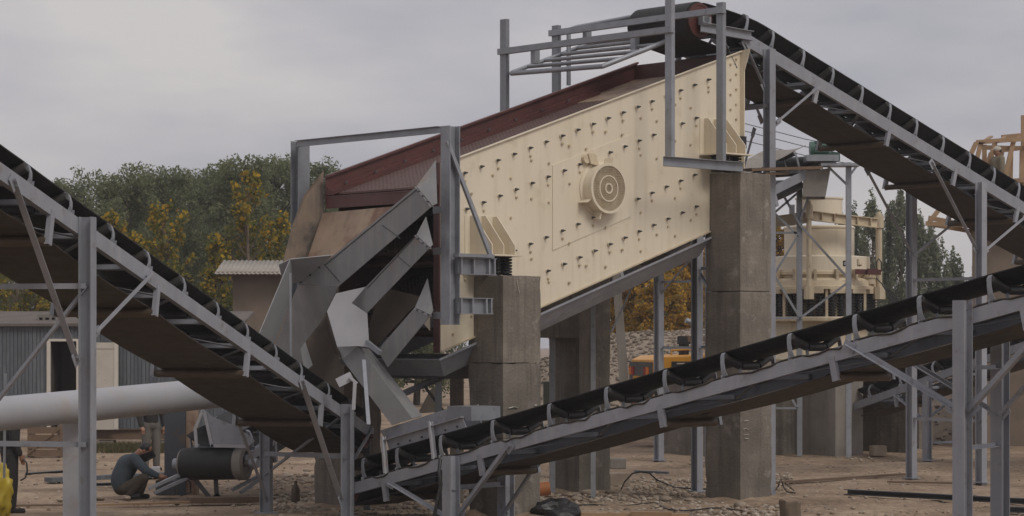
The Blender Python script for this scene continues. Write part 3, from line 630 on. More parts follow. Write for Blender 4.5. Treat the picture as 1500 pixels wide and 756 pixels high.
def tAt(A, B, x):
    d = (B - A).normalized(); k = (x - 750) / F; return (k * A.y - A.x) / (d.x - k * d.y)
# ---------- left conveyor, climbing towards the camera
A = P(548, 628, 37.2); B = P(0, 237, 24.5); B = A + (B - A) * 1.5
ids = [tAt(A, B, x) for x in (520, 485, 445, 408, 366, 323, 274, 222, 169, 107, 48)]; ids += [ids[-1] + 1.25 * (i + 1) for i in range(5)]
hgs = [tAt(A, B, x) for x in (474, 366, 234, 79)]; hgs += [hgs[-1] + 2.9 * (i + 1) for i in range(2)]
cl = Conv('belt_conveyor', 'grey belt conveyor rising to the upper left from under the discharge chutes', A, B, 1.30, 1.12, far_sign=-1, hs=.175, rc=.045, rr=-.40, idlers=ids, hangers=hgs, sag=.004, ang=25)
def side(c, x, y, q=-.02): return c.plane(x, y, q)
def leg_pair(c, x, xf, ytop, w, zg=-.1, tops=None):
    t = c.at(x, -w / 2 - .004); p = c.L(t, -w / 2 - .004, 0); z = onpl(x, ytop, V3((0, 1, 0)), p).z
    a = c.leg(V3((p.x, p.y, z)), V3((p.x, p.y, zg)), w, along=c.s); bp = MB(); bp.hexa((p.x, p.y, .006), U * w * .8, VV * w * .8, Z * .012); part('base_plate', bp, 'grey_paint', a)
    q = c.W + w / 2 + .004; tf = t if xf is None else c.at(xf, q); pf = c.L(tf, q, 0)
    zf = z if xf is None else pf.z
    a = c.leg(V3((pf.x, pf.y, zf)), V3((pf.x, pf.y, zg)), w, along=c.s); bp = MB(); bp.hexa((pf.x, pf.y, .006), U * w * .8, VV * w * .8, Z * .012); part('base_plate', bp, 'grey_paint', a)
    return V3((p.x, p.y, 0)), V3((pf.x, pf.y, 0))
def zat(p, y): return HC + (500 - y) / F * p.y
n1_, f1_ = leg_pair(cl, 128, None, 318, .15)
for y in (423, 655): cl.br(n1_ + Z * zat(n1_, y), f1_ + Z * zat(n1_, y), .075, 'tie')
cl.br(f1_ + Z * zat(n1_, 650), n1_ + Z * zat(n1_, 423), .07)
n2_, f2_ = leg_pair(cl, 509, 390, 592, .16)
cl.br(n2_ + Z * zat(n2_, 672), f2_ + Z * zat(n2_, 672), .09, 'tie')
cl.br(f2_ + Z * zat(n2_, 700), n2_ + Z * zat(n2_, 605), .06)
for a, b, w in (((18, 262), (113, 531), .075), ((222, 403), (139, 489), .06), ((441, 557), (500, 734), .085), ((545, 629), (517, 676), .055)):
    cl.br(side(cl, *a), side(cl, *b), w)
for a, b, w in (((329, 565), (391, 732), .05),): cl.br(side(cl, *a, 1.33), side(cl, *b, 1.33), w)
cl.pulley(.25, -.17, .20, ('belt', 'pulley_red')); wrapbelt(cl, .25, -.17, .2, 1.1, -1, -.40, .1)
# ---------- right-hand conveyor, climbing to the right in front of the pillars
A = onu(497, 713, -1.4); B = onu(1500, 431, -1.4); B = A + (B - A) * 1.5
ids = [tAt(A, B, x) for x in (531, 581, 645, 721, 804, 888, 974, 1059, 1157, 1253, 1348, 1451, 1556)]; ids += [ids[-1] + 1.15 * (i + 1) for i in range(3)]
hgs = [tAt(A, B, x) for x in (560, 700, 964, 1216, 1495)]; hgs += [hgs[-1] + 2.8]
cr = Conv('belt_conveyor', 'long grey belt conveyor rising to the right in front of the concrete pillars', A, B, 1.05, .9, far_sign=1, hs=.165, rc=.165, rr=-.30, idlers=ids, hangers=hgs, sag=.005, ang=24)
n1_, f1_ = leg_pair(cr, 661, 741, 668, .18)
cr.br(n1_ + Z * zat(n1_, 718), f1_ + Z * zat(n1_, 718), .08, 'tie')
n2_, f2_ = leg_pair(cr, 1410, 1465, 440, .165)
for y in (542, 660): cr.br(n2_ + Z * zat(n2_, y), f2_ + Z * zat(n2_, y), .06, 'tie')
for a, b, w in (((568, 708), (655, 760), .06), ((749, 652), (673, 756), .07), ((1239, 505), (1400, 602), .075), ((1508, 508), (1421, 604), .075)):
    cr.br(side(cr, *a), side(cr, *b), w)
for a, b, w in (((1310, 519), (1461, 609), .06), ((1510, 562), (1467, 609), .06), ((789, 678), (736, 758), .05)): cr.br(side(cr, *a, 1.07), side(cr, *b, 1.07), w)
cr.pulley(.2, -.12, .19, ('belt', 'pulley_red')); wrapbelt(cr, .2, -.12, .19, .85, -1, -.30, .16)
# cable lying along the near stringer
RC = random.Random(5); pts = []
t = .6
while t < cr.len:
    near = min(abs(t - i) for i in cr.ids); pts.append(cr.L(t, .02 - .03 * (near > .25), .018 - (.045 if near > .25 else 0) * RC.uniform(.4, 1.2))); t += .16
m = MB(); m.tube(pts, .013, 6); part('cable', m, 'belt_dust', cr.o, smooth=60)
m = MB(); m.tube([P(645, 673, 33.5), P(643, 690, 33.4), P(646, 710, 33.4), P(641, 735, 33.4), P(632, 770, 33.4)], .026, 8); part('hose', m, 'black', cr.o, smooth=60)
m = MB(); m.tube([P(1025, 610, 31), P(1060, 598, 30.8), P(1100, 585, 30.6), P(1150, 578, 30.3), P(1195, 560, 30), P(1215, 548, 29.9)], .011, 6); part('cable', m, 'black', cr.o, smooth=60)
# skirt boards over the loading end
def skirt(pts, name, matn='grey_paint'): m = MB(); m.plate(pts, .012); return part(name, m, matn, cr.o)
sk = lambda x, y, u=-1.22: onu(x, y, u)
skirt([sk(556, 631), sk(670, 594), sk(673, 612), sk(566, 645)], 'skirt_board')
skirt([sk(566, 645, -1.26), sk(677, 612, -1.26), sk(684, 629, -1.26), sk(570, 660, -1.26)], 'skirt_board')
m = MB(); m.bar(sk(564, 645, -1.29), sk(677, 611, -1.29), .07, .012); part('skirt_flange', m, 'grey_light', cr.o)
m = MB(); m.hexa(onu(694, 605, -.95), VV * .26, U * .28, Z * .10); part('skirt_box', m, 'galv', cr.o)
skirt([onu(590, 628, -.55), onu(700, 592, -.55), onu(705, 622, -.55), onu(600, 655, -.55)], 'skirt_board')
for (x0, y0, x1, y1) in ((560, 640, 564, 694), (629, 618, 635, 673)): m = MB(); m.chan(sk(x0, y0, -1.32), sk(x1, y1, -1.40), .07, .04, .008, U); part('skirt_post', m, 'grey_light', cr.o)
for i in range(6): m = MB(); b = sk(584 + 17.2 * i, 650.5 - 5.1 * i, -1.265); m.cyl(b, b - U * .02, .016, None, 6); part('bolt', m, 'steel_dark', cr.o)
# ---------- top conveyor feeding the screen
A = P(1090, 46, 40.0); pl = lambda x, y: onpl(x, y, VV, A)
B = pl(1500, 296); B = A + (B - A) * 2.0
ids = [tAt(A, B, x) for x in (1094, 1132, 1177, 1220, 1263, 1304, 1343, 1382, 1421, 1457, 1493)] ; ids += [ids[-1] + .9 * (i + 1) for i in range(7)]
hgs = [tAt(A, B, x) for x in (1100, 1201, 1306, 1403, 1494)]; hgs += [hgs[-1] + 2.3 * (i + 1) for i in range(3)]
_d = (B - A).normalized(); _n = _d.cross(VV); _n = _n if _n.z > 0 else -_n; _dr = onpl(1031, 29, VV, A) - A; hd_par = (_dr.dot(_d), _dr.dot(_n) + .30)
ct = Conv('belt_conveyor', 'wide belt conveyor descending to the right from above the screen feed box', A, B, 1.56, 1.40, far_sign=1, hs=.21, rc=.07, rr=-.37, idlers=ids, hangers=hgs, sag=.003, ang=33, head=hd_par, rbw=1.2)
n1_, f1_ = leg_pair(ct, 1127, 1021, 72, .15)
ct.br(n1_ + Z * zat(n1_, 158), f1_ + Z * zat(n1_, 158), .09, 'tie'); ct.br(f1_ + Z * zat(f1_, 396), n1_ + Z * zat(n1_, 392), .07, 'tie')
ct.br(f1_ + Z * zat(f1_, 398), n1_ + Z * zat(n1_, 560), .06); ct.br(f1_ + Z * zat(f1_, 511), n1_ + Z * zat(n1_, 505), .06, 'tie')
n2_, f2_ = leg_pair(ct, 1437, 1335, 267, .155)
for y in (410, 619): ct.br(n2_ + Z * zat(n2_, y), f2_ + Z * zat(n2_, y), .07, 'tie')
for a, b, w in (((1090, 62), (1121, 132), .06), ((1197, 130), (1137, 181), .055), ((1364, 237), (1432, 369), .075), ((1505, 316), (1442, 369), .065)): ct.br(side(ct, *a), side(ct, *b), w)
for a, b, w in (((1080, 85), (1116, 178), .06), ((1269, 247), (1338, 376), .065), ((1400, 325), (1338, 376), .065), ((1105, 190), (1075, 300), .05)): ct.br(side(ct, *a, 1.58), side(ct, *b, 1.58), w)
# head frame: level brackets carrying the drum bearings
hd = V3((-U.x, -U.y, 0)); drum = onpl(1031, 29, VV, ct.L(0, 0, 0)); 
for q in (-.02, ct.W + .02):
    m = MB(); a = onpl(1026, 40, VV, ct.L(0, q, 0)) if q < 0 else onpl(1026, 40, VV, ct.L(0, -.02, 0)) + ct.s * (ct.W + .04); b = (onpl(1100, 53, VV, ct.L(0, -.02, 0)) if q < 0 else onpl(1100, 53, VV, ct.L(0, -.02, 0)) + ct.s * (ct.W + .04))
    m.chan(a, b, .16, .07, .01); part('head_bracket', m, 'grey_paint', ct.o)
    m = MB(); c0 = drum + ct.s * (q + .0) ; m.hexa(c0 - Z * .02, U * .1, VV * .05, Z * .07); m.cyl(c0 - VV * .05, c0 + VV * .05, .065, None, 16); part('bearing', m, 'galv', ct.o)
dt = (drum - ct.A).dot(ct.d); dr = (drum - ct.A).dot(ct.n)
m = MB(); m.cyl(drum + ct.s * .09, drum + ct.s * (ct.W - .09), .29, None, 36); hd_ = part('head_drum', m, 'belt_dust', ct.o, smooth=40)
for q, f in ((.09, -1), (ct.W - .09, 1)):
    e = MB(); e.lathe(drum + ct.s * q, [(.285, .0), (.285, .014), (.25, .014), (.24, .0), (.1, .004), (.095, .05), (.045, .05), (.045, .12), (.001, .12)], 30, ct.s * f); part('end_disc', e, 'pulley_red' if f < 0 else 'green_paint', hd_, smooth=30)
wrapbelt(ct, dt, dr, .293, 1.30, -1, -.37, .12)
ct.br(onpl(1060, 62, VV, ct.L(0, -.02, 0)), onpl(1078, 100, VV, ct.L(0, -.02, 0)), .06, matn='steel_dark')
# ---------- conveyor feeding the crusher, behind the screen
A = P(1192, 244, 54.2); B = A - U * 9.5 - Z * 9.5 * .37
cc = Conv('crusher_feed_conveyor', 'conveyor with worn pale belt leading up to the cream crusher behind', A, B, 1.25, 1.1, far_sign=-1, hs=.19, rc=.36, rr=-.36, belt='belt_worn', spacing=.9, ang=14)
n1_, f1_ = leg_pair(cc, 1040, 965, 300, .16, tops=None)
for y in (415, 511): cc.br(f1_ + Z * zat(f1_, y), n1_ + Z * zat(f1_, y), .07, 'tie')
cc.br(f1_ + Z * zat(f1_, 435), n1_ + Z * zat(f1_, 350), .06); cc.br(f1_ + Z * zat(f1_, 412), f1_ + Z * zat(f1_, 360) - U * .6, .06)
hp_ = cc.L(-.1, 0, .0); m = MB(); m.cyl(hp_ + cc.s * .06, hp_ + cc.s * 1.19, .22, None, 28); part('head_drum', m, 'belt', cc.o, smooth=40)
m = MB(); a = P(1179, 233, 54); b = P(1226, 233, 54); m.hexa((a + b) / 2, V3(((b.x - a.x) / 2, 0, 0)), V3((0, .35, 0)), Z * .07); mo = part('motor_base', m, 'galv', cc.o)
m = MB(); m.hexa((P(1226, 242, 54) + P(1258, 242, 54)) / 2 - V3((.2, 0, 0)), V3((.45, 0, 0)), V3((0, .3, 0)), Z * .03); part('motor_ledge', m, 'galv', cc.o)
m = MB(); c0, c1 = P(1188, 218, 53.9), P(1213, 219, 53.9); m.cyl(c0, c1, .155, None, 24); m.cyl(c0 - V3((.03, 0, 0)), c0 + V3((.06, 0, 0)), .165, None, 24)
for k in range(14): a_ = k * math.pi / 7; m.hexa((c0 + c1) / 2 + V3((.03, math.cos(a_) * .16, math.sin(a_) * .16)), V3((.15, 0, 0)), V3((0, math.cos(a_) * .02, math.sin(a_) * .02)), V3((0, -math.sin(a_), math.cos(a_))) * .006)
m.cyl(c1, c1 + V3((.16, 0, 0)), .06, .03, 12); m.hexa((c0 + c1) / 2 - Z * .15, V3((.14, 0, 0)), V3((0, .14, 0)), Z * .03); part('motor', m, 'green_paint', cc.o, 'green electric motor on the head of the conveyor', smooth=30)
m = MB(); m.hexa(P(1219, 230, 54.3), V3((.16, 0, 0)), V3((0, .15, 0)), Z * .1); part('gearbox', m, 'green_paint', cc.o)
m = MB()
fr_, bk = [(1178, 252), (1216, 246), (1208, 288), (1176, 288)], 0
fq = [P(x, y, 54.0) for x, y in fr_]; bq = [P(x, y, 54.0) + V3((.15, 1.1, 0)) for x, y in fr_]
for i in range(4):
    j = (i + 1) % 4
    if i in (0, 2): continue
    m.plate([fq[i], fq[j], bq[j], bq[i]], .012)
m.plate(fq, .012); m.plate(bq, .012); part('head_chute', m, 'belt_worn', cc.o, 'dark steel chute dropping into the crusher')
for (x, y0, y1, Y) in ((1171, 255, 668, 54.6), (1243, 238, 620, 54.0), (1160, 300, 668, 56.2)): m = MB(); a = P(x, y0, Y); m.bar(a, V3((a.x, a.y, 0)), .13 if x < 1200 else .10, .12); part('leg', m, 'galv', cc.o)
for a, b in (((1201, 244), (1172, 322)), ((1213, 244), (1241, 271)), ((1143, 278), (1172, 330)), ((1134, 312), (1170, 346)), ((1134, 312), (1168, 283)), ((1172, 330), (1246, 412)), ((1246, 411), (1172, 466)), ((1134, 403), (1172, 466)), ((1134, 402), (1169, 345)), ((1133, 341), (1170, 341)), ((1133, 466), (1171, 466)), ((1132, 598), (1170, 598)), ((1150, 568), (1168, 598)), ((1255, 243), (1241, 262))):
    m = MB(); m.bar(P(*a, 54.5), P(*b, 54.5), .055, .05); part('brace', m, 'galv', cc.o)
# ---------- second low conveyor, right background
A = P(1250, 590, 55); B = P(1500, 500, 50.0); B = A + (B - A) * 2.0
ch = Conv('belt_conveyor', 'small belt conveyor rising to the right from the dark pit below the crusher', A, B, .95, .7, far_sign=1, hs=.17, rc=.12, rr=-.33, spacing=1.15)
n1_, f1_ = leg_pair(ch, 1358, None, 558, .15)
ch.br(n1_ + Z * zat(n1_, 650), f1_ + Z * zat(n1_, 650), .06, 'tie'); ch.br(n1_ + Z * zat(n1_, 615), f1_ + Z * zat(n1_, 573), .06)
ch.br(side(ch, 1308, 578), side(ch, 1353, 616), .05)
# ---------- low conveyor whose tail drum shows behind the crouching worker
A = P(359, 668, 39.2); B = A + V3((1.5, 6.2, 0)) + Z * 1.2
cm_ = Conv('tail_conveyor', 'low conveyor with thick black belt drum beside the crouching worker', A, B, 1.15, .95, far_sign=1, hs=.15, rc=.1, rr=-.36, spacing=1.0)
dr0, dr1 = P(270, 680, 39.6), P(350, 679, 39.3)
m = MB(); m.cyl(dr0, dr1, .265, None, 32); dd = part('tail_drum', m, 'belt', cm_.o, smooth=40)
ax_ = (dr1 - dr0).normalized(); e = MB(); e.lathe(dr1, [(.262, -.03), (.275, .0), (.275, .13), (.22, .16), (.2, .08), (.06, .1), (.06, .26), (.001, .26)], 28, ax_); part('drum_end', e, 'concrete_lt', dd, smooth=30)
e = MB(); e.lathe(dr0, [(.255, .0), (.25, .03), (.1, .03), (.1, .1), (.001, .1)], 28, -ax_); part('drum_end', e, 'concrete_lt', dd, smooth=30)
m = MB(); m.cyl(dr1 + ax_ * .2, dr1 + ax_ * .34, .08, None, 14); part('bearing', m, 'galv', cm_.o, smooth=40); m = MB(); m.cyl(dr0 - ax_ * .18, dr0 - ax_ * .08, .1, None, 14); part('bearing', m, 'galv', cm_.o, smooth=40)
for s0, s1 in (((218, 716), (275, 690)), ((340, 718), (380, 697)), ((226, 722), (282, 697)), ((352, 722), (398, 690))): m = MB(); m.bar(P(*s0, 39.2), P(*s1, 39.5), .06, .05); part('take_up_rail', m, 'galv', cm_.o)
for a, b in (((284, 700), (312, 735)), ((318, 735), (316, 700)), ((312, 730), (322, 724))): m = MB(); m.bar(P(*a, 39.6), P(*b, 39.6), .07, .07); part('leg', m, 'steel_dark', cm_.o)
for Y, nm in ((39.1, 'near'), (40.2, 'far')):
    m = MB(); m.plate([P(x, y, Y) for x, y in ((297, 599), (314, 612), (342, 623), (368, 640), (373, 646), (362, 656), (309, 655))], .012); part('skirt_board', m, 'grey_paint', cm_.o)
m = MB(); m.plate([P(297, 599, 39.1), P(309, 655, 39.1), P(309, 655, 40.2), P(297, 599, 40.2)], .012); part('skirt_end', m, 'grey_paint', cm_.o)
m = MB(); [m.bar(P(a[0], a[1], 39.1), P(b[0], b[1], 39.1), .04, .05) for a, b in (((297, 601), (286, 628)), ((286, 628), (288, 655)), ((299, 602), (311, 655)), ((309, 653), (362, 654)))]; part('skirt_frame', m, 'grey_light', cm_.o)
# ================================================================== STEEL PORTAL AT THE DISCHARGE END
pf = thing('steel_portal', 'grey steel portal frame round the discharge end of the screen', 'steel frame', S(-.95, 1.9, 0))
m = MB(); m.ibeam(S(-.95, .1, 5.75), S(-.95, .1, 2.86), .20, .20, .014, U); part('post', m, 'galv', pf)
m = MB(); m.ibeam(S(-.95, 3.66, 5.75), S(-.95, 3.66, 1.0), .2, .22, .014, VV); part('post', m, 'galv', pf)
m = MB(); m.chan(S(-1.05, .2, 5.70), S(-1.05, 3.6, 5.70), .10, .06, .008, flip=-1); part('top_beam', m, 'galv', pf)
m = MB(); m.bar(onu(655, 207, -1.06), onv(720, 379, -.05), .055, .055); part('brace', m, 'galv', pf)
for yt, yb, xe in ((377, 402, 722), (436, 460, 717)):
    p0, p1 = onv(657, yt, .06), onv(xe, yt, .02); z1 = p0.z; z0 = onv(657, yb, .06).z; ub = uz(p1)[0]; us = -.9; vv = .0
    zc = (z0 + z1) / 2; hh = (z1 - z0)
    o = part('bracket', MB().ibeam(S(us, vv, zc), S(min(ub, -.004) if yt > 400 else ub, vv, zc), hh, .14, .012), 'galv', pf)
    L_ = (ub - us)
    for k in (.04, .38, .80, .95): m = MB(); m.hexa(S(us + L_ * k, vv, zc), U * .012, VV * .068, Z * (hh / 2 - .013)); part('stiffener', m, 'galv', o)
m = MB(); m.bar(S(-.98, -.06, zat(S(-.95, 0, 0), 374)), S(-.28, -.06, zat(S(-.95, 0, 0), 374)), .12, .05); part('shim', m, 'galv', pf)
for y in (308, 368, 462): m = MB(); p = onu(637, y, -1.0); m.bar(p, p - VV * .55 * 0 + VV * -.28, .08, .1); part('arm', m, 'galv', pf)
# ================================================================== GUARD FRAME OVER THE FEED END
gf = thing('guard_frame', 'grey steel posts and rails over the upper end of the screen', 'steel frame', S(4.1, 1.9, 5.4))
for u, v, z0 in ((3.54, 0, 5.53), (4.74, 0, 5.53), (3.54, 3.86, 3.0), (4.74, 3.84, 3.0)):
    m = MB(); m.chan(S(u, v, 8.09), S(u, v, z0), .14 if v == 0 else .15, .08, .01, VV); part('post', m, 'galv', gf)
m = MB(); m.chan(S(3.36, -.06, 5.45), S(5.23, -.06, 5.45), .155, .08, .01); part('base_beam', m, 'galv', gf)
for v0 in (3.0,): 
    for u in (3.54, 4.74): m = MB(); m.bar(S(u, 3.9, z0), S(u, 3.9, 0), .1, .1); part('stanchion', m, 'galv', gf)
za = 7.54
zb_ = HC + (500 - 50) / F * S(4.74, 3.84, 0).y
for u, z in ((3.54, za), (4.74, zb_ + .02)): m = MB(); m.ang(S(u - .05, -.1, z - .05), S(u - .05, 3.95, z - .05), .1, .01); part('rail', m, 'galv', gf)
# bent pipe grill hung below the rails
pg = thing('pipe_grill', 'tilted grill of bent grey pipes hanging below the guard rails', 'grill', S(4.4, 2.4, 7))
fl, nl = onv(745, 108, 3.75), onv(883, 97, 1.55); ft, ntp = onv(866, 63, 3.75), onv(1013, 46, 1.25)
def lerp(a, b, t): return a + (b - a) * t
m = MB(); m.tube([lerp(fl, nl, .03), lerp(fl, nl, .9), nl, lerp(nl, ntp, .06), ntp], .042, 10); part('pipe', m, 'galv', pg, smooth=50)
m = MB(); m.tube([lerp(fl, nl, .03), lerp(fl, ft, .04), lerp(fl, ft, .95), lerp(ft, ntp, .04), ntp], .036, 10); part('pipe', m, 'galv', pg, smooth=50)
for k in (.22, .42, .62, .82): m = MB(); m.tube([lerp(fl, ft, k), lerp(nl, ntp, k)], .034, 10); part('pipe', m, 'galv', pg, smooth=50)
m = MB(); m.tube([onv(833, 125, 3.7), onv(833, 50, 3.7), onv(836, 43, 3.7), onv(845, 40, 3.6), onv(930, 24, 2.2), onv(938, 26, 2.15), onv(941, 34, 2.15), onv(941, 48, 2.15)], .04, 10); part('pipe', m, 'galv', pg, smooth=50)
for x, y, v in ((784, 83, 3.3), (860, 54, 3.5), (930, 64, 1.9), (1005, 37, 1.6)): m = MB(); p = onv(x, y, v); m.hexa(p, U * .06, VV * .05, Z * .12); part('hanger', m, 'galv', pg)
# ================================================================== DISCHARGE CHUTES
def pu(pts, u): return [onu(x, y, u) if not isinstance(u, (list, tuple)) else onu(x, y, u[i]) for i, (x, y) in enumerate(pts)]
def chp(name, pts, u, par, matn='chute', label=None, t=.012):
    m = MB()
    if isinstance(u, (list, tuple)):       # three anchors fix the plate's plane, the other corners lie in it
        an = [onu(x, y, k) for (x, y), k in zip(pts, u) if k is not None][:3]; nn = (an[1] - an[0]).cross(an[2] - an[0]).normalized(); q = [onpl(x, y, nn, an[0]) for x, y in pts]
    else: q = pu(pts, u)
    m.plate(q, t)
    return part(name, m, matn, par, label)
c1 = thing('discharge_chute', 'largest grey discharge chute sloping from the screen top deck to the left conveyor', 'chute', S(-1.4, 2.2, 2.3))
UF = -1.42
chp('front_plate', [(610, 273), (634, 301), (495, 420), (437, 416), (473, 387)], UF, c1)
chp('gusset', [(638, 235), (640, 298), (634, 301), (610, 273)], [-1.18, None, UF + .005, UF + .005], c1)
m = MB(); m.bar(onu(633, 303, UF + .02), onu(610, 274, UF + .02), .012, .06, U); part('flange', m, 'grey_light', c1)
chp('seam', [(474.5, 388), (497, 414), (498, 413), (475.5, 387)], UF - .006, c1, 'steel_dark', t=.006)
chp('ledge_plate', [(425, 380), (487, 374), (473, 387), (437, 416)], [-1.85, None, UF - .002, UF - .004], c1, 'grey_light')  # paler grey paints in the light on this upward facet
chp('corner_plate', [(408, 388), (425, 380), (437, 416), (414, 410)], [-1.9, -1.855, UF - .01, None], c1, 'grey_light')  # same painted-in light on the facet beside it
chp('lower_front', [(437, 417), (495, 421), (468, 478), (440, 540), (392, 540), (424, 446)], [UF, UF, None, -1.05, None, None], c1)
chp('lower_side', [(425, 381), (432, 402), (424, 446), (388, 540), (360, 535), (385, 477)], [-1.87, None, -1.6, None, None, -2.35], c1, 'grey_light')  # face turned up and left, its light put into a paler grey
m = MB(); m.bar(P(425.5, 400, 34.3), P(426.5, 540, 34.3), .055, .03); part('strap', m, 'galv', c1)
# worn inside: back plate and curved cheek
chp('back_plate', [(473, 312), (580, 302), (592, 310), (500, 385), (449, 382)], [-.93, -.93, None, -1.34, None], c1, 'chute_rust', 'rusty worn back plate inside the chute')
m = MB(); q = [onv(x, y, v) for x, y, v in ((474, 250, 3.2), (446, 286, 3.22), (429, 328, 3.26), (414, 386, 3.3), (450, 382, 3.2), (474, 315, 3.12))]; m.plate(q, .012); part('cheek_plate', m, 'cheek', c1, 'rust-streaked cheek plate bent outwards')
c2 = thing('discharge_chute', 'bent grey chute below the largest one, dropping to the right-hand conveyor', 'chute', S(-1.3, 1.6, 1.2))
UG = -1.30
chp('front_plate', [(610, 344), (630, 362), (537, 459), (515, 444), (536, 420)], UG, c2)
chp('gusset', [(624, 317), (634, 358), (630, 362), (610, 344)], [-1.08, None, UG + .005, UG + .005], c2)
m = MB(); m.bar(onu(630, 364, UG + .02), onu(609, 345, UG + .02), .012, .05, U); part('flange', m, 'grey_light', c2)
chp('side_plate', [(536, 420), (515, 444), (538, 459), (541, 509), (524, 507), (494, 508), (479, 456), (492, 430)], [UG - .004, None, None, -1.34, None, None, -1.75, None], c2, 'grey_light')  # lighter grey than the front: light on the up-turned side, put into colour
chp('side_return', [(479, 456), (494, 508), (500, 526), (470, 500)], [-1.62, -1.5, -1.5, None], c2, 'chute_dark')
chp('lower_plate', [(501, 526), (524, 507), (604, 613), (574, 623)], [-1.46, -1.37, -1.18, None], c2)
chp('lower_side', [(526, 509), (541, 511), (619, 609), (604, 613)], [-1.365, None, -.85, -1.17], c2, 'chute', 'dusty side plate of the lower chute')
chp('elbow_plate', [(494, 508), (525, 506), (501, 527)], [-1.505, -1.37, -1.46], c2, 'grey_light')
m = MB(); m.bar(onu(537, 501, -1.4), onu(557, 517, -1.4), .05, .07); part('clamp', m, 'galv', c2)
m = MB(); m.bar(onu(533, 527, -1.56), P(540, 622, 34.4), .055, .012); part('strap', m, 'galv', c2)
c3 = thing('discharge_chute', 'short grey chute lowest of three beside the concrete pillar', 'chute', S(-1.2, 1, 2.2))
UH = -1.16
chp('front_plate', [(608, 450), (631, 461), (568, 538), (553, 513)], UH, c3)
chp('gusset', [(626, 408), (634, 455), (631, 461), (608, 450)], [-1.0, None, UH + .005, UH + .005], c3)
chp('back_plate', [(556, 420), (622, 436), (600, 455), (548, 512), (536, 500)], -.92, c3, 'chute_dark', 'dark rusty back plate of the lowest chute')
m = MB(); m.bar(onu(631, 463, UH + .02), onu(608, 452, UH + .02), .012, .05, U); part('flange', m, 'grey_light', c3)
def bolts(par, pts, u, r=.016):
    for x, y in pts: m = MB(); b = onu(x, y, u); m.cyl(b, b - U * .022, r, None, 6); part('bolt', m, 'steel_dark', par)
bolts(c1, [(614, 280), (620, 287), (627, 295), (441, 414), (455, 403), (468, 392)], UF - .006); bolts(c2, [(613, 350), (620, 356), (626, 361)], UG - .006); bolts(c3, [(612, 454), (620, 457), (628, 461)], UH - .006)
for par, a, b, u in ((c1, (612, 276), (476, 388), UF - .006), (c1, (560, 330), (586, 349), UF - .006), (c2, (582, 375), (600, 390), UG - .006), (c2, (608, 347), (538, 422), UG - .006)):
    m = MB(); p0, p1 = onu(*a, u), onu(*b, u); m.tube([lerp(p0, p1, k / 12) + Z * random.uniform(-.004, .004) for k in range(13)], .007, 5); part('weld_seam', m, 'steel_dark', par)
# rusty spill plate behind the left conveyor
m = MB(); m.plate([P(x, y, 36.4) for x, y in ((444, 505), (478, 462), (492, 505), (505, 560), (470, 590), (440, 560))], .012); single('spill_plate', m, 'chute_dark', 'dark rusty spill plate below the largest chute', 'plate', P(470, 590, 36.4))
m = MB(); m.plate([P(440, 512, 36), P(447, 500, 36), P(458, 535, 36), P(446, 545, 36)], .01); single('steel_offcut', m, 'chute', 'pale steel offcut standing behind the left conveyor belt', 'plate', P(434, 540, 36))
# light fitting at the belt tail
m = MB(); m.hexa(P(505, 556, 34.6), V3((.1, .02, .05)), V3((0, .08, 0)), V3((-.03, 0, .06))); m.bar(P(512, 552, 34.5), P(523, 562, 34.5), .05, .04); m.bar(P(520, 560, 34.5), P(518, 600, 34.5), .055, .05); single('belt_scraper_arm', m, 'grey_light', 'bent pale steel arm at the tail of the left conveyor', 'steel arm', P(516, 600, 34.5))
# plank on the tall pillar
m = MB(); m.bar(P(1094, 249, 39.6), P(1198, 246, 40.6), .25, .05); single('wooden_plank', m, 'wood_old', 'brown wooden plank lying on top of the tall concrete pillar', 'plank', P(1140, 250, 40))
m = MB(); m.bar(P(1115, 255, 39.8), P(1150, 254, 40.2), .2, .045); single('wooden_plank', m, 'wood_old', 'short dark plank under the longer plank on the tall pillar', 'plank', P(1130, 256, 40))
# ================================================================== CRUSHER AND ITS FOUNDATION
CX, CY = (1200 - 750) / F * 56.3, 56.3
def cz(y, Y=55.4): return HC + (500 - y) / F * Y
crs = thing('cone_crusher', 'cream cone crusher with ring of dark springs on concrete foundation', 'crusher', V3((CX, CY, 2.0)))
def ring(name, pr, par=crs, matn='cream_old', n=40): m = MB(); m.lathe((CX, CY, 0), pr, n); return part(name, m, matn, par, smooth=30)
ring('feed_cylinder', [(.48, cz(287)), (.57, cz(287)), (.57, cz(289)), (.545, cz(289.5)), (.545, cz(314)), (.62, cz(316)), (.62, cz(319)), (.5, cz(319))], matn='cream')
ring('bowl', [(.4, cz(329)), (.8, cz(329)), (.84, cz(331)), (.84, cz(333)), (.82, cz(334)), (.82, cz(373)), (1.16, cz(375)), (1.18, cz(376)), (1.18, cz(398))], matn='cream')
ring('adjusting_ring', [(1.18, cz(397)), (1.22, cz(398)), (1.22, cz(402)), (1.14, cz(403)), (1.14, cz(407)), (1.25, cz(408)), (1.32, cz(411)), (1.34, cz(419)), (1.40, cz(420)), (1.40, cz(424)), (1.0, cz(426))])
ring('main_frame', [(.9, cz(424)), (.95, cz(464)), (1.38, cz(464)), (1.40, cz(466)), (1.40, cz(470)), (1.1, cz(472)), (1.15, 2.5), (1.45, 2.2), (1.45, 2.02), (.5, 2.02)])
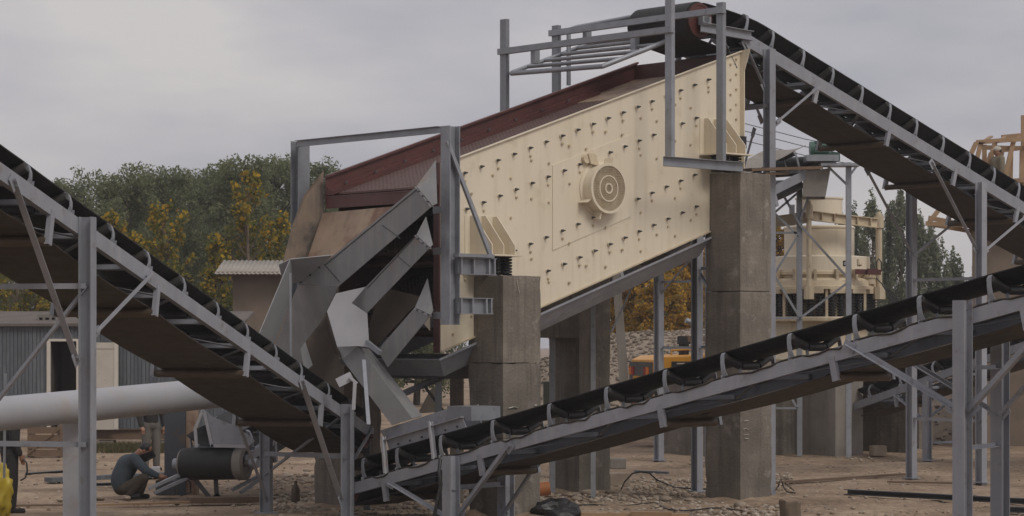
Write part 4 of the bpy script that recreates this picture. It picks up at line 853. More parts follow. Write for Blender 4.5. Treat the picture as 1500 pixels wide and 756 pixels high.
for k in range(16):
    a = 2 * math.pi * (k + .5) / 16; d = V3((math.cos(a), math.sin(a), 0)); t_ = V3((-d.y, d.x, 0))
    if d.y > .45: continue
    m = MB(); m.hexa(V3((CX, CY, cz(427))) + d * 1.24, t_ * .2, d * .16, Z * .05); part('spring_seat', m, 'cream_old', crs)
    for j in (-.11, .11):
        m = MB(); c = V3((CX, CY, 0)) + d * 1.24 + t_ * j; z0, z1 = cz(464), cz(430)
        m.tube([c + V3((.085 * math.cos(i * .9), .085 * math.sin(i * .9), z0 + (z1 - z0) * i / 56)) for i in range(57)], .019, 5); m.cyl(c + Z * z0, c + Z * z1, .06, None, 10); part('spring', m, 'rubber', crs, smooth=50)
    if k % 2: m = MB(); m.bar(V3((CX, CY, cz(466))) + d * 1.3 + t_ * .26, V3((CX, CY, cz(424))) + d * 1.3 + t_ * .26, .06, .06); part('tie_rod', m, 'cream_old', crs)
    m = MB(); m.hexa(V3((CX, CY, cz(403))) + d * 1.2, t_ * .03, d * .12, Z * .13); part('rib', m, 'cream_old', crs)
m = MB(); m.ibeam(P(1120, 327, 54.9), P(1186, 318, 54.9), .26, .14, .02); part('cross_arm', m, 'cream_old', crs)
m = MB(); m.ibeam(P(1188, 316, 54.9), P(1285, 327, 55.4), .22, .16, .02); arm = part('cross_arm', m, 'cream_old', crs)
for k in (.16, .35, .7, .9): m = MB(); p = lerp(P(1188, 316, 54.9), P(1285, 327, 55.4), k); m.hexa(p, V3((.01, 0, 0)), V3((0, .08, 0)), Z * .11); part('stiffener', m, 'cream_old', arm)
for x, y0, y1, Y, r in ((1287.5, 314, 432, 55.6, .075), (1185, 298, 432, 54.85, .06)):
    m = MB(); a, b = P(x, y0, Y), P(x, y1, Y); m.cyl(a, b, r, None, 14); m.cyl(lerp(a, b, .02), lerp(a, b, .17), r * 1.5, None, 14); m.cyl(a + Z * .06, a, r * .6, r * .8, 12); m.cyl(lerp(a, b, .9), b - Z * .1, r * 2, None, 8); part('jack_post', m, 'cream_old', crs, smooth=40)
m = MB(); m.hexa(P(1238, 386, 54.95), V3((.05, 0, 0)), V3((0, .02, 0)), Z * .065); sq_ = part('plate_marking', m, 'black', crs, 'small black square plate with a pale figure')
m = MB(); m.hexa(P(1238, 386, 54.9), V3((.022, 0, 0)), V3((0, .03, 0)), Z * .035); part('figure', m, 'grey_light', sq_)
m = MB(); [m.cyl(P(1258 + i * 0, 380 + 0, 55.1), P(1259, 389, 55.05), .05, .06, 8) for i in (0,)]; m.cyl(P(1273, 407, 55.6), P(1273, 416, 55.6), .14, None, 16); m.cyl(P(1273, 405, 55.6), P(1273, 407, 55.6), .17, None, 16); part('hydraulic_can', m, 'cream_old', crs, smooth=30)
m = MB(); m.bar(P(1253, 398, 55), P(1290, 399, 55), .12, .12); m.hexa(P(1278, 398, 54.9), V3((.12, 0, 0)), V3((0, .06, 0)), Z * .07); part('ram', m, 'maroon', crs)
for i in range(4): m = MB(); m.tube([P(1284, 408, 55.2), P(1292 + i, 416 + i, 55), P(1300 + 3 * i, 430, 54.5), P(1308 + 5 * i, 444 + 2 * i, 54), P(1318 + 5 * i, 470, 53.5)], .014, 5); part('hose', m, 'black', crs, smooth=60)
m = MB(); m.tube([P(1284, 398, 55), P(1284, 384, 55), P(1287, 379, 55), P(1291, 384, 55), P(1291, 398, 55)], .017, 6); part('hose', m, 'black', crs, smooth=60)
K = gnd(1224, 668)
def kb(u0, u1, v0, v1, z0, z1): m = MB(); m.hexa(K + U * (u0 + u1) / 2 + VV * (v0 + v1) / 2 + Z * (z0 + z1) / 2, U * (u1 - u0) / 2, VV * (v1 - v0) / 2, Z * (z1 - z0) / 2); return m
fd = thing('crusher_foundation', 'massive concrete foundation blocks under the cream crusher', 'foundation', K)
part('block', kb(0, 1.0, 0, 3.6, -.3, 2.02), 'concrete_lt', fd, bevel=.015)
part('back_wall', kb(1.01, 3.0, 3.3, 3.6, -.3, 1.98), 'concrete', fd, bevel=.01); part('side_wall', kb(2.75, 3.0, .05, 3.29, -.3, 1.98), 'concrete', fd, bevel=.01)
part('block', kb(-2.2, -.01, 1.2, 3.4, -.3, 2.0), 'concrete', fd, bevel=.015)
part('pit_shade_slab', kb(1.005, 3.1, .0, 3.6, 1.985, 2.2), 'concrete', fd, bevel=.01)  # roof slab added over the pit so the recess goes dark
bl = thing('plaster_building', 'brown plastered building behind the conveyors at the right edge', 'building', P(1500, 640, 60))
m = MB(); a = P(1424, 500, 60).x; m.sheet([V3((a, 60, -.2)), V3((a + 7, 60, -.2)), V3((a + 8, 67, -.2)), V3((a * 67 / 60 + .1, 67, -.2))], Z * 5.65); part('wall', m, 'plaster', bl)
m = MB(); m.sheet([V3((a - .08, 59.9, 5.455)), V3((a + 7.1, 59.9, 5.455)), V3((a + 8.1, 67.1, 5.455)), V3((a * 67 / 60, 67.1, 5.455))], Z * .15); part('roof_slab', m, 'plaster', bl)
m = MB(); b0 = P(1340, 0, 59).x; m.box(b0, P(1402, 0, 59).x, 58.7, 60, 2.3, 2.55); m.box(b0 + .1, b0 + .45, 59, 59.8, -.2, 2.298); part('lean_to', m, 'concrete', bl)
m = MB(); m.box(a - .02, a + .6, 59.2, 59.99, -.2, 2.6); part('buttress', m, 'plaster', bl)
# timber roof frame
wf = thing('timber_roof_frame', 'unfinished pale timber roof frame on top of the plaster building', 'roof frame', P(1470, 300, 60))
mem = [((1430, 208.5), (1520, 202), 60), ((1467, 201), (1520, 196), 62), ((1430, 209), (1413, 246), 60), ((1437, 209), (1424, 262), 60), ((1442, 212), (1442, 268), 61), ((1458, 208), (1443, 262), 60), ((1452, 224), (1440, 260), 61.5), ((1468, 223), (1456, 262), 61.5), ((1485, 206), (1469, 272), 60), ((1481, 222), (1480, 272), 61.5), ((1497, 221), (1496, 300), 61.5), ((1499, 169), (1499, 300), 62), ((1439, 216), (1525, 218), 60.4), ((1462, 266), (1520, 263), 60), ((1453, 222), (1525, 213), 61.5), ((1514, 204), (1502, 280), 60), ((1356, 327.5), (1410, 330), 60), ((1374, 309), (1361, 326), 60), ((1360, 319), (1402, 327), 60.3)]
for i, (a_, b_, Y) in enumerate(mem): m = MB(); m.bar(P(*a_, Y), P(*b_, Y), .06 + .015 * (i % 3), .11); part('timber', m, 'wood', wf)
for i in range(4): m = MB(); m.bar(P(1440 + 22 * i, 208, 59.9), P(1452 + 21 * i, 200, 62.2), .10, .035); part('timber', m, 'wood', wf)
for x in (1424, 1443, 1470, 1496, 1522):
    for Y in (60.15, 61.6): m = MB(); a_ = P(x, 264, Y); m.bar(a_, V3((a_.x, Y, 5.6)), .09, .09); part('timber', m, 'wood', wf)
for Y in (60.15, 61.6): m = MB(); m.bar(V3((P(1405, 0, Y).x, Y, 5.66)), V3((P(1560, 0, Y).x, Y, 5.66)), .1, .1); part('timber', m, 'wood', wf)
for x in (1360, 1402): m = MB(); a_ = P(x, 328, 60.1); m.bar(a_, a_ + V3((1.6, .4, -.25)), .09, .1); part('timber', m, 'wood', wf)
m = MB(); a_ = P(1462, 0, 59.9).x; m.box(a_ - .9, a_ + 1.2, 59.5, 60.05, 5.601, 5.75); m.box(a_ - .9, a_ + 1.2, 59.5, 60.05, 5.752, 5.79); part('scaffold_board', m, 'wood_old', wf)
# ================================================================== WHEEL LOADER
fw = V3((math.cos(.24), math.sin(.24), 0)); sdw = V3((-fw.y, fw.x, 0)); L0 = P(957, 655, 59); L0.z = 0
def LW(a, b, z): return L0 + fw * a + sdw * b + Z * z
def lbx(a0, a1, b0, b1, z0, z1): m = MB(); m.hexa(LW((a0 + a1) / 2, (b0 + b1) / 2, (z0 + z1) / 2), fw * (a1 - a0) / 2, sdw * (b1 - b0) / 2, Z * (z1 - z0) / 2); return m
ld = thing('wheel_loader', 'orange-yellow wheel loader parked behind the pillars by the gravel heap', 'loader', L0)
hood = MB(); pr_ = [(0, .75), (0, 2.16), (.25, 2.26), (2.2, 2.33), (2.2, .75)]
hood.sheet([LW(a, 0, z) for a, z in pr_], sdw * 1.9); hd2 = part('hood', hood, 'yellow_paint', ld, bevel=.04)
part('side_panel', lbx(.47, 1.9, -.03, -.001, 1.70, 2.12), 'black', hd2)
part('rear_frame', lbx(-.07, .0, .05, 1.85, .85, 2.1), 'steel_dark', hd2)
for i in range(5): part('grille_slat', lbx(-.11, -.071, .5, 1.4, 1.0 + .17 * i, 1.07 + .17 * i), 'yellow_paint', hd2)
for b0, mt in ((.12, 'lamp_amber'), (.33, 'lamp_red'), (1.38, 'lamp_red'), (1.59, 'lamp_amber')): part('tail_lamp', lbx(-.10, -.071, b0, b0 + .2, 1.78, 1.98), mt, hd2)
part('counterweight', lbx(-.14, .6, .2, 1.7, .5, .84), 'steel_dark', ld)
def wheel(a, b):
    m = MB(); c = LW(a, b, .78); m.lathe(c, [(.45, -.26), (.7, -.28), (.78, -.2), (.78, .2), (.7, .28), (.45, .26)], 32, sdw)
    for k in range(22): t_ = k * 2 * math.pi / 22; d = fw * math.cos(t_) + Z * math.sin(t_); m.hexa(c + d * .785, d * .02, (sdw + d.cross(sdw) * .5).normalized() * .22, d.cross(sdw) * .045)
    w = part('wheel', m, 'rubber', ld, smooth=30); e = MB(); e.lathe(c, [(.45, -.24), (.42, -.12), (.2, -.1), (.15, -.2), (.001, -.2)], 24, sdw); part('rim', e, 'yellow_paint', w, smooth=30)
for a in (1.15, 4.2):
    for b in (.02, 1.9): wheel(a, b)
part('chassis', lbx(.6, 4.6, .4, 1.5, .55, 1.0), 'yellow_paint', ld); part('fender', lbx(.5, 1.9, -.2, .3, 1.58, 1.66), 'yellow_paint', ld)
cab = part('cab', lbx(2.25, 3.7, .15, 1.75, 1.6, 3.2), 'glass', ld); part('roof', lbx(2.1, 3.85, .05, 1.85, 3.2, 3.34), 'steel_dark', cab); part('cab_base', lbx(2.21, 3.75, .1, 1.8, 1.3, 1.7), 'yellow_paint', cab)
for a in (2.27, 3.0, 3.68): part('pillar', lbx(a - .05, a + .05, .11, .17, 1.7, 3.2), 'yellow_paint', cab)
m = MB(); m.cyl(LW(.95, .5, 2.28), LW(.95, .5, 2.55), .13, None, 16); m.cyl(LW(.95, .5, 2.55), LW(.95, .5, 2.75), .17, .16, 16); part('air_filter', m, 'black', ld, smooth=40)
m = MB(); m.tube([LW(1.3, .55, 2.28), LW(1.3, .55, 2.85), LW(1.27, .55, 3.0), LW(1.15, .55, 3.1), LW(1.02, .55, 3.14)], .075, 12); part('exhaust_pipe', m, 'galv', ld, smooth=50)
m = MB(); m.bar(LW(.9, .4, 2.68), LW(2.3, .4, 2.68), .1, .14); part('rear_rack', m, 'wood_old', ld)
m = MB(); m.tube([LW(.5, .1, 2.28), LW(.5, .1, 2.4), LW(1.0, .1, 2.42), LW(1.5, .1, 2.42), LW(1.5, .1, 2.28)], .025, 8); part('hand_rail', m, 'yellow_paint', ld, smooth=50)
cu = bpy.data.curves.new('lettering', 'FONT'); cu.body = 'ZL50'; cu.size = .36; cu.extrude = .004; tmp = bpy.data.objects.new('lettering', cu); COL.objects.link(tmp)
bpy.context.view_layer.update(); me = bpy.data.meshes.new_from_object(tmp); bpy.data.objects.remove(tmp); me.name = 'lettering'; me.materials.clear(); me.materials.append(M['cloth_white'])
mt_ = Matrix((fw, Z, -sdw)).transposed().to_4x4(); me.transform(mt_); lt = inst('lettering', me, hd2, LW(.58, -.04, 1.84) - wloc(hd2)); lt['label'] = 'white ZL lettering on the black panel'
m = MB(); m.hexa(LW(5.6, .95, .9), fw * .5, sdw * 1.4, Z * .6); part('bucket', m, 'steel_dark', ld); part('lift_arm', lbx(4.3, 5.3, .5, 1.4, 1.2, 1.5), 'yellow_paint', ld)
# ================================================================== LEFT SIDE: PIPE, CABIN, HOUSE
pipe = thing('steel_pipe', 'thick pale grey steel pipe running across the left side', 'pipe', P(110, 756, 34))
m = MB(); m.cyl(P(-110, 617, 31.6), P(364, 571, 37.6), .235, None, 36); part('pipe_run', m, 'pipe', pipe, smooth=40)
m = MB(); a, b = P(93, 614, 34.4), P(130, 614, 34.7); m.box(a.x, b.x, 34.35, 34.41, -.1, a.z); m.box((a.x + b.x) / 2 - .03, (a.x + b.x) / 2 + .03, 34.411, 34.7, -.1, a.z); part('stand', m, 'grey_light', pipe)
st = thing('steel_column', 'blue-grey steel column behind the crouching worker under the pipe', 'column', V3((P(258, 0, 41).x, 41, 0)))
m = MB(); a, b = P(242, 590, 41), P(273, 590, 41); m.box(a.x, b.x, 40.9, 41.2, -.1, a.z + .2); part('shaft', m, 'column_paint', st); m = MB(); m.box(b.x + .003, b.x + .2, 40.95, 41.15, -.1, a.z + .2); part('side_flange', m, 'chute_rust', st, 'rusty flange plate of the column')
TY = 59.0
tr = thing('site_cabin', 'old blue-grey boarded site cabin with white framed doorway', 'cabin', V3((P(150, 0, TY).x, TY, 0)))
x0, x1 = P(-60, 0, TY).x, P(350, 0, TY).x; zt_, zb__ = HC + (500 - 478) / F * TY, HC + (500 - 628) / F * TY
dx0, dx1 = P(74, 0, TY).x, P(112, 0, TY).x; dz1 = HC + (500 - 500) / F * TY
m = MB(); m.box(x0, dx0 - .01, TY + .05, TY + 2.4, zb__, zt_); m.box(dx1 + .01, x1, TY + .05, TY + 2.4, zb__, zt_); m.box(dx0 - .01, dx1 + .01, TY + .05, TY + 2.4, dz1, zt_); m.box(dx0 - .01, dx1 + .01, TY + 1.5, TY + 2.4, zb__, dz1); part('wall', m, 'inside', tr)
bw_ = .093; bm_ = MB().box(-bw_ / 2 + .005, bw_ / 2 - .005, 0, .03, zb__, zt_).mesh('board', 'clap')
bs_ = MB().box(-bw_ / 2 + .005, bw_ / 2 - .005, 0, .03, dz1 + .06, zt_).mesh('board', 'clap')
x = x0; R_ = random.Random(4)
while x < x1:
    inst('board', bs_ if dx0 - .1 < x < dx1 + .1 else bm_, tr, V3((x, TY + .015 + R_.uniform(-.006, .004), 0)) - wloc(tr)); x += bw_
df = part('door_frame', MB().box(dx0 - .09, dx0, TY - .03, TY + .06, zb__, dz1 + .06).box(dx0, dx1 + .06, TY - .03, TY + .06, dz1, dz1 + .06).box(dx1, dx1 + .06, TY - .03, TY + .06, zb__, dz1), 'door_white', tr)
a, b = P(120, 0, TY - .1).x, P(172, 0, TY - .25).x
m = MB(); m.sheet([V3((a, TY - .06, zb__ - .02)), V3((b, TY - .2, zb__ - .02)), V3((b, TY - .2, dz1 - .03)), V3((a, TY - .06, dz1 - .03))], V3((.01, .05, 0))); dl = part('door', m, 'door_white', tr, 'white door standing open against the wall')
for (u_, w_) in ((0, .09), (.9, .1)): m = MB(); m.sheet([lerp(V3((a, TY - .075, 0)), V3((b, TY - .215, 0)), k) + Z * z for k, z in ((u_, zb__), (min(1, u_ + w_), zb__), (min(1, u_ + w_), dz1 - .05), (u_, dz1 - .05))], V3((.003, .012, 0))); part('stile', m, 'door_white', dl)
m = MB(); m.sheet([lerp(V3((a, TY - .075, 0)), V3((b, TY - .215, 0)), k) + Z * z for k, z in ((.1, dz1 - .18), (.89, dz1 - .18), (.89, dz1 - .05), (.1, dz1 - .05))], V3((.003, .012, 0))); part('rail', m, 'door_white', dl)
m = MB(); m.add([V3((x0 - .1, TY - .12, zt_)), V3((x1 + .1, TY - .12, zt_)), V3((x1 + .1, TY + 2.5, zt_ + .32)), V3((x0 - .1, TY + 2.5, zt_ + .32)), V3((x0 - .1, TY - .12, zt_ + .07)), V3((x1 + .1, TY - .12, zt_ + .07)), V3((x1 + .1, TY + 2.5, zt_ + .4)), V3((x0 - .1, TY + 2.5, zt_ + .4))], [(0, 1, 2, 3), (4, 5, 6, 7), (0, 1, 5, 4), (1, 2, 6, 5), (2, 3, 7, 6), (3, 0, 4, 7)]); part('roof', m, 'roof_felt', tr)
m = MB(); m.ibeam(V3((P(100, 0, TY).x, TY + .1, zb__ - .14)), V3((x1, TY + .1, zb__ - .14)), .26, .16, .02); part('skid_beam', m, 'wood_old', tr)
for k in range(5): m = MB(); xx = x0 + .6 + k * 1.5; m.box(xx - .2, xx + .2, TY, TY + .5, -.1, zb__ - .3); part('support_block', m, 'concrete_lt', tr)
cb = thing('concrete_block', 'hollow concrete block lying on the roof of the site cabin', 'block', P(69, 473, TY + .6))
m = MB(); c = P(69, 467, TY + .6); bx_ = [(-.24, -.2), (-.11, -.05), (.05, .11), (.2, .24)]
for a, b in bx_: m.box(c.x + a, c.x + b, c.y, c.y + .2, c.z - .11, c.z + .11)
for z0, z1 in ((-.11, -.07), (.03, .11)): m.box(c.x - .2, c.x + .2, c.y + .002, c.y + .198, c.z + z0, c.z + z1)
m.box(c.x - .2, c.x + .2, c.y + .15, c.y + .197, c.z - .07, c.z + .03); part('shell', m, 'concrete_lt', cb)
hs_ = thing('small_house', 'small brown plastered house with corrugated pale roof behind the cabin', 'house', V3((P(380, 0, 66).x, 66, 0)))
hx0, hx1 = P(341, 0, 66).x, P(520, 0, 66).x; hz = HC + (500 - 404) / F * 66
part('wall', MB().box(hx0, hx1, 66, 70, -.2, hz), 'plaster', hs_)
part('eave_board', MB().box(hx0 - .4, hx1, 65.62, 65.68, hz - .03, hz + .1), 'wood_old', hs_)
m = MB(); n_ = 120; a, b = hx0 - .45, hx1 - .1; vs_ = []
for k, (yy, zz) in enumerate(((65.4, hz + .04), (67.6, hz + .48))):
    for i in range(n_ + 1): vs_.append(V3((a + (b - a) * i / n_ + k * 0, yy, zz + .017 * math.sin(i * 2 * math.pi / 4) + .0)))
m.add(vs_, [(i, i + 1, n_ + 2 + i, n_ + 1 + i) for i in range(n_)]); rf = part('roof', m, 'asbestos', hs_, smooth=180); sm = rf.modifiers.new('solid', 'SOLIDIFY'); sm.thickness = .015
m = MB(); n_ = 120; vs_ = []
for k, (yy, zz) in enumerate(((67.6, hz + .48), (70.3, hz + .0))):
    for i in range(n_ + 1): vs_.append(V3((a + (b - a) * i / n_, yy, zz + .017 * math.sin(i * 2 * math.pi / 4))))
m.add(vs_, [(i, i + 1, n_ + 2 + i, n_ + 1 + i) for i in range(n_)]); rf = part('roof', m, 'asbestos', hs_, smooth=180); sm = rf.modifiers.new('solid', 'SOLIDIFY'); sm.thickness = .015
# leaning pole, power lines
m = MB(); m.bar(P(902, 395, 50), P(921, 628, 50), .19, .16); m.bar(P(900, 395, 49.9), P(915, 628, 49.9), .07, .1); single('leaning_pole', m, 'concrete_lt', 'slightly leaning pale concrete pole behind the screen', 'pole', P(921, 640, 50))
for i, (y0, y1) in enumerate(((176, 204), (187, 215), (201, 228))):
    m = MB(); m.tube([P(1000, y0 - 22, 95), P(1087, y0 + 4, 95), P(1180, y1, 95), P(1320, y1 + 26, 95)], .016, 4); single('power_line', m, 'steel_dark', ['topmost', 'middle', 'lowest'][i] + ' of the three thin power lines left of the crusher', 'cable', P(1087, y0, 95), 'power lines behind the crusher')
# gravel heap
def heap(name, label, cx, cy, rx, ry, h, n, seed):
    m = MB(); N_ = 46
    def hz_(x, y):
        r = math.sqrt((x / rx) ** 2 + (y / ry) ** 2); k = max(0, 1 - r); return h * (1 - (1 - min(1, k * 1.25)) ** 1.7) + (noise.noise(V3((x * .6 + seed, y * .6, 0))) * .22 if k > 0 else 0) - .05
    for j in range(N_ + 1):
        for i in range(N_ + 1): x = -rx + 2 * rx * i / N_; y = -ry + 2 * ry * j / N_; m.v.append(V3((cx + x, cy + y, hz_(x, y) if abs(x) < rx and abs(y) < ry else -.2)))
    m.f = [(j * (N_ + 1) + i, j * (N_ + 1) + i + 1, (j + 1) * (N_ + 1) + i + 1, (j + 1) * (N_ + 1) + i) for j in range(N_) for i in range(N_)]
    o = single(name, m, 'stone', label, 'heap', V3((cx, cy, 0)), smooth=60)
    R = random.Random(seed)
    def pp(R):
        x = R.uniform(-rx, rx); y = R.uniform(-ry, ry * .3)
        if (x / rx) ** 2 + (y / ry) ** 2 > 1: return None
        return V3((cx + x, cy + y, hz_(x, y)))
    s_ = scatter(name + '_stones', n, pp, .02, .11, 'heap_stones'); s_.name = 'loose_stones'; s_.parent = o; s_.location = -V3((cx, cy, 0))
heap('gravel_heap', 'wide pale gravel heap beyond the yellow loader', 4.6, 70, 6.5, 7, 2.85, 11000, 3)
heap('rubble_heap', 'pile of pale rubble seen through the gap beside the crusher foundation', P(1382, 0, 64).x, 64, 3, 3, 1.9, 1500, 8)
# ================================================================== TREES
def leaves(mb_v, mb_f, c, rad, n, size, R, asp=.55, up=0):
    for _ in range(n):
        while True:
            q = V3((R.uniform(-1, 1), R.uniform(-1, 1), R.uniform(-1, 1)))
            if q.length <= 1: break
        p = c + V3((q.x * rad[0], q.y * rad[1], q.z * rad[2]))
        d = V3((R.gauss(0, 1), R.gauss(0, 1), R.gauss(0, 1) + up)).normalized(); e = d.cross(V3((R.gauss(0, 1), R.gauss(0, 1), R.gauss(0, 1)))).normalized()
        s = size * R.uniform(.6, 1.35); b = len(mb_v); d = d * s; e = e * s * asp
        mb_v += [p - d, p + e * .9 - d * .1, p + d, p - e * .9 - d * .1]; mb_f.append((b, b + 1, b + 2, b + 3))
def tree(name, label, x, ybot, ytop, Y, width, matn, n, size, style, group, seed, bark='bark', asp=.55):
    R = random.Random(seed); base = P(x, 0, Y); base.z = 0; H_ = HC + (500 - ytop) / F * Y; wd = width / F * Y / 2; z0 = max(.3, HC + (500 - ybot) / F * Y)
    o = thing(name, label, 'tree', base, group); tr_ = MB(); vs, fs = [], []
    lean = V3((R.uniform(-.2, .2), R.uniform(-.2, .2), 0))
    tip = base + lean + Z * (H_ * .93); r0 = .05 + H_ * .012
    tr_.tube([base - Z * .1, lerp(base, tip, .35) + V3((R.uniform(-.1, .1), 0, 0)), lerp(base, tip, .7), tip], [r0, r0 * .75, r0 * .4, .015], 8)
    nb = {'round': 80, 'poplar': 60, 'young': 70}[style]; cl_ = []
    for k in range(nb):
        f = (k + R.random()) / nb; h = z0 + (H_ - z0) * f; a = R.random() * 6.283
        if style == 'round':
            prof_ = math.sin(math.pi * min(1, (.14 + .80 * f))) ** .6; reach = wd * prof_ * R.uniform(.55, 1.05); rise = .35 * reach
        elif style == 'poplar': prof_ = min(1, (1 - f) * 2.0 + .12) * min(1, .5 + 2 * f); reach = wd * prof_ * R.uniform(.1, 1.1); rise = 1.8 * reach
        else: prof_ = math.sin(math.pi * min(1, .12 + .84 * f)) ** .7 * .95 + .05; reach = wd * prof_ * R.uniform(.25, 1.05); rise = .8 * reach
        st_ = lerp(base, tip, min(.97, max(.12, (h - rise) / H_))); en = st_ + V3((math.cos(a) * reach, math.sin(a) * reach, max(.1, h - st_.z)))
        md = lerp(st_, en, .55) + V3((0, 0, -.06 * reach)); rb = r0 * .35 * (1 - .6 * f); tr_.tube([st_, md, en], [rb, rb * .6, .008], 5)
        rr = {'round': wd * .28, 'poplar': wd * .19, 'young': wd * .17}[style]
        cl_ += [(en, rr * R.uniform(.7, 1.2)), (lerp(md, en, R.uniform(.1, .6)) + V3((R.gauss(0, .2), R.gauss(0, .2), R.gauss(0, .15))) * wd * .5, rr * R.uniform(.55, 1.0))]
        if style == 'poplar': cl_.append((en + Z * rr * R.uniform(2, 3.4), rr * .55))
        if style == 'round':
            for _ in range(2): cl_.append((en + V3((R.uniform(-1, 1), R.uniform(-1, 1), R.uniform(-.8, .9))) * rr, rr * R.uniform(.25, .55)))
    tot = sum(r ** 2 for _, r in cl_)
    for c, r in cl_:
        vz = 2.4 if style == 'poplar' else (.85 if style == 'round' else 1.1)
        leaves(vs, fs, c, (r, r, r * vz), int(n * r * r / tot), size, R, asp, .8 if style == 'poplar' else .2)
    part('trunk', tr_, bark, o, smooth=60)
    me = bpy.data.meshes.new('crown'); me.from_pydata([v - base for v in vs], [], fs); me.materials.append(M[matn]); c = bpy.data.objects.new('crown', me); COL.objects.link(c); c.parent = o
    if style == 'young':                    # yellowed leaves towards the top
        vs, fs = [], []
        for c, r in cl_:
            if c.z > z0 + (H_ - z0) * R.uniform(.35, .95): leaves(vs, fs, c, (r * 1.2, r * 1.2, r * 1.3), 7, size * 1.15, R, .8, .1)
        me = bpy.data.meshes.new('crown'); me.from_pydata([v - base for v in vs], [], fs); me.materials.append(M['leaf_gold']); c = bpy.data.objects.new('crown', me); COL.objects.link(c); c.parent = o; c['label'] = 'yellowed upper leaves'
    return o
T_ = [(-40, 280, 120), (35, 268, 130), (110, 266, 120), (178, 258, 120), (240, 252, 110), (300, 252, 105), (352, 235, 110), (408, 238, 110), (468, 244, 100), (540, 262, 120), (610, 300, 120), (145, 270, 130), (210, 262, 130), (272, 258, 130), (328, 248, 120), (382, 244, 120), (440, 246, 110)]
nm = ['grey-green bushy tree at the left edge behind the left conveyor belt', 'grey-green tree hidden mostly by the upper left conveyor belt', 'leafy grey-green tree just right of the left conveyor post', 'grey-green tree above the left part of the cabin roof', 'broad grey-green tree left of the young yellow tree', 'low round grey-green tree above the conveyor idlers', 'tallest grey-green tree rising behind the tall yellow poplar', 'grey-green tree just left of the steel portal post', 'grey-green tree seen through the steel portal', 'grey-green tree behind the discharge chutes', 'grey-green tree hidden behind the cream screen', 'back-row tree filling the gap above the left conveyor post', 'back-row tree left of the yellow-green young tree', 'back-row tree over the yellow-green young tree', 'back-row tree just left of the tallest grey-green tree', 'back-row tree behind the tall yellow poplar top', 'back-row tree filling the gap left of the portal post']
for i, (x, yt, w) in enumerate(T_): tree('willow_tree', nm[i], x, 560, yt, (92 + (i * 37 % 11)) if i < 11 else 106, w * 1.25, 'leaf_willow', 24000 if i < 11 else 15000, .078, 'round', 'grey-green trees on the left', 100 + i, asp=.5)
for i, (x, yt, w, Y) in enumerate(((370, 254, 100, 74), (250, 300, 120, 75), (310, 350, 90, 73), (412, 315, 100, 75), (172, 312, 80, 77), (25, 352, 120, 72), (95, 392, 100, 73), (205, 345, 90, 74))):
    lb_ = ['tall slender yellow-leaved poplar left of the steel portal', 'yellow-green young tree left of the tall yellow poplar', 'low yellow-green tree between the two taller yellow trees', 'small yellow tree right against the corrugated roof', 'thin yellow-green treetop just above the left conveyor belt', 'yellow-green bush under the left conveyor at the left edge', 'low yellow-green bush behind the left conveyor post', 'short green-yellow tree behind the left conveyor idlers'][i]
    tree('young_poplar', lb_, x, 560, yt, Y, w, 'leaf_mixed', 3400, .068, 'young', 'young yellow trees on the left', 200 + i, 'bark_pale', .75)
for i, (x, yt, w, Y) in enumerate(((900, 370, 90, 86), (945, 362, 85, 84), (985, 366, 80, 88), (1028, 360, 90, 85), (1075, 365, 90, 88), (1145, 330, 70, 90), (860, 380, 80, 88), (965, 410, 70, 82), (1010, 415, 70, 83))):
    lb_ = ['orange autumn tree just right of the concrete frame', 'orange autumn tree behind the leaning pole', 'orange autumn tree between the two thin steel posts', 'orange autumn tree behind the loader exhaust', 'orange autumn tree hidden by the tall pillar', 'orange-green tree between the tall pillar and the crusher', 'orange autumn tree hidden behind the concrete frame', 'low orange bush left of the loader', 'low orange bush above the loader hood'][i]
    tree('autumn_tree', lb_, x, 540, yt, Y, w * 1.2, 'leaf_orange', 9000, .07, 'round', 'orange trees behind the gravel heap', 300 + i, asp=.7)
for i, (x, yt, w, Y) in enumerate(((1252, 318, 46, 112), (1278, 302, 46, 110), (1302, 310, 44, 113), (1322, 292, 46, 111), (1350, 326, 50, 112), (1374, 350, 50, 110), (1400, 386, 44, 113), (1228, 330, 46, 113), (1432, 395, 60, 112))):
    lb_ = ['leftmost visible grey-green poplar right of the crusher', 'grey-green poplar right beside the crusher jack post', 'slim grey-green poplar between two broader ones', 'tallest grey-green poplar behind the conveyor leg', 'grey-green poplar right of the conveyor leg', 'shorter poplar sloping off to the right', 'lowest poplar, far right of the row', 'poplar hidden behind the crusher', 'poplar hidden behind the plaster building'][i]
    tree('poplar_tree', lb_, x, 560, yt, Y, w * 1.5, 'leaf_poplar', 9000, .085, 'poplar', 'poplars right of the crusher', 400 + i, 'bark_pale', .5)
# grass along the cabin
vs, fs = [], []; R = random.Random(9)
for _ in range(5000):
    p = P(120 + R.random() * 190, 0, 56 + R.random() * 2.6); p.z = 0; h = R.uniform(.05, .22); a = R.random() * 6.28; b = len(vs)
    vs += [p + V3((.012, 0, 0)), p - V3((.012, 0, 0)), p + V3((math.cos(a) * h * .5, math.sin(a) * h * .5, h))]; fs.append((b, b + 1, b + 2))
me = bpy.data.meshes.new('grass'); me.from_pydata(vs, [], fs); me.materials.append(M['leaf_grass']); o = bpy.data.objects.new('grass', me); COL.objects.link(o); o['kind'] = 'stuff'; o['label'] = 'thin strip of grass growing in front of the cabin'
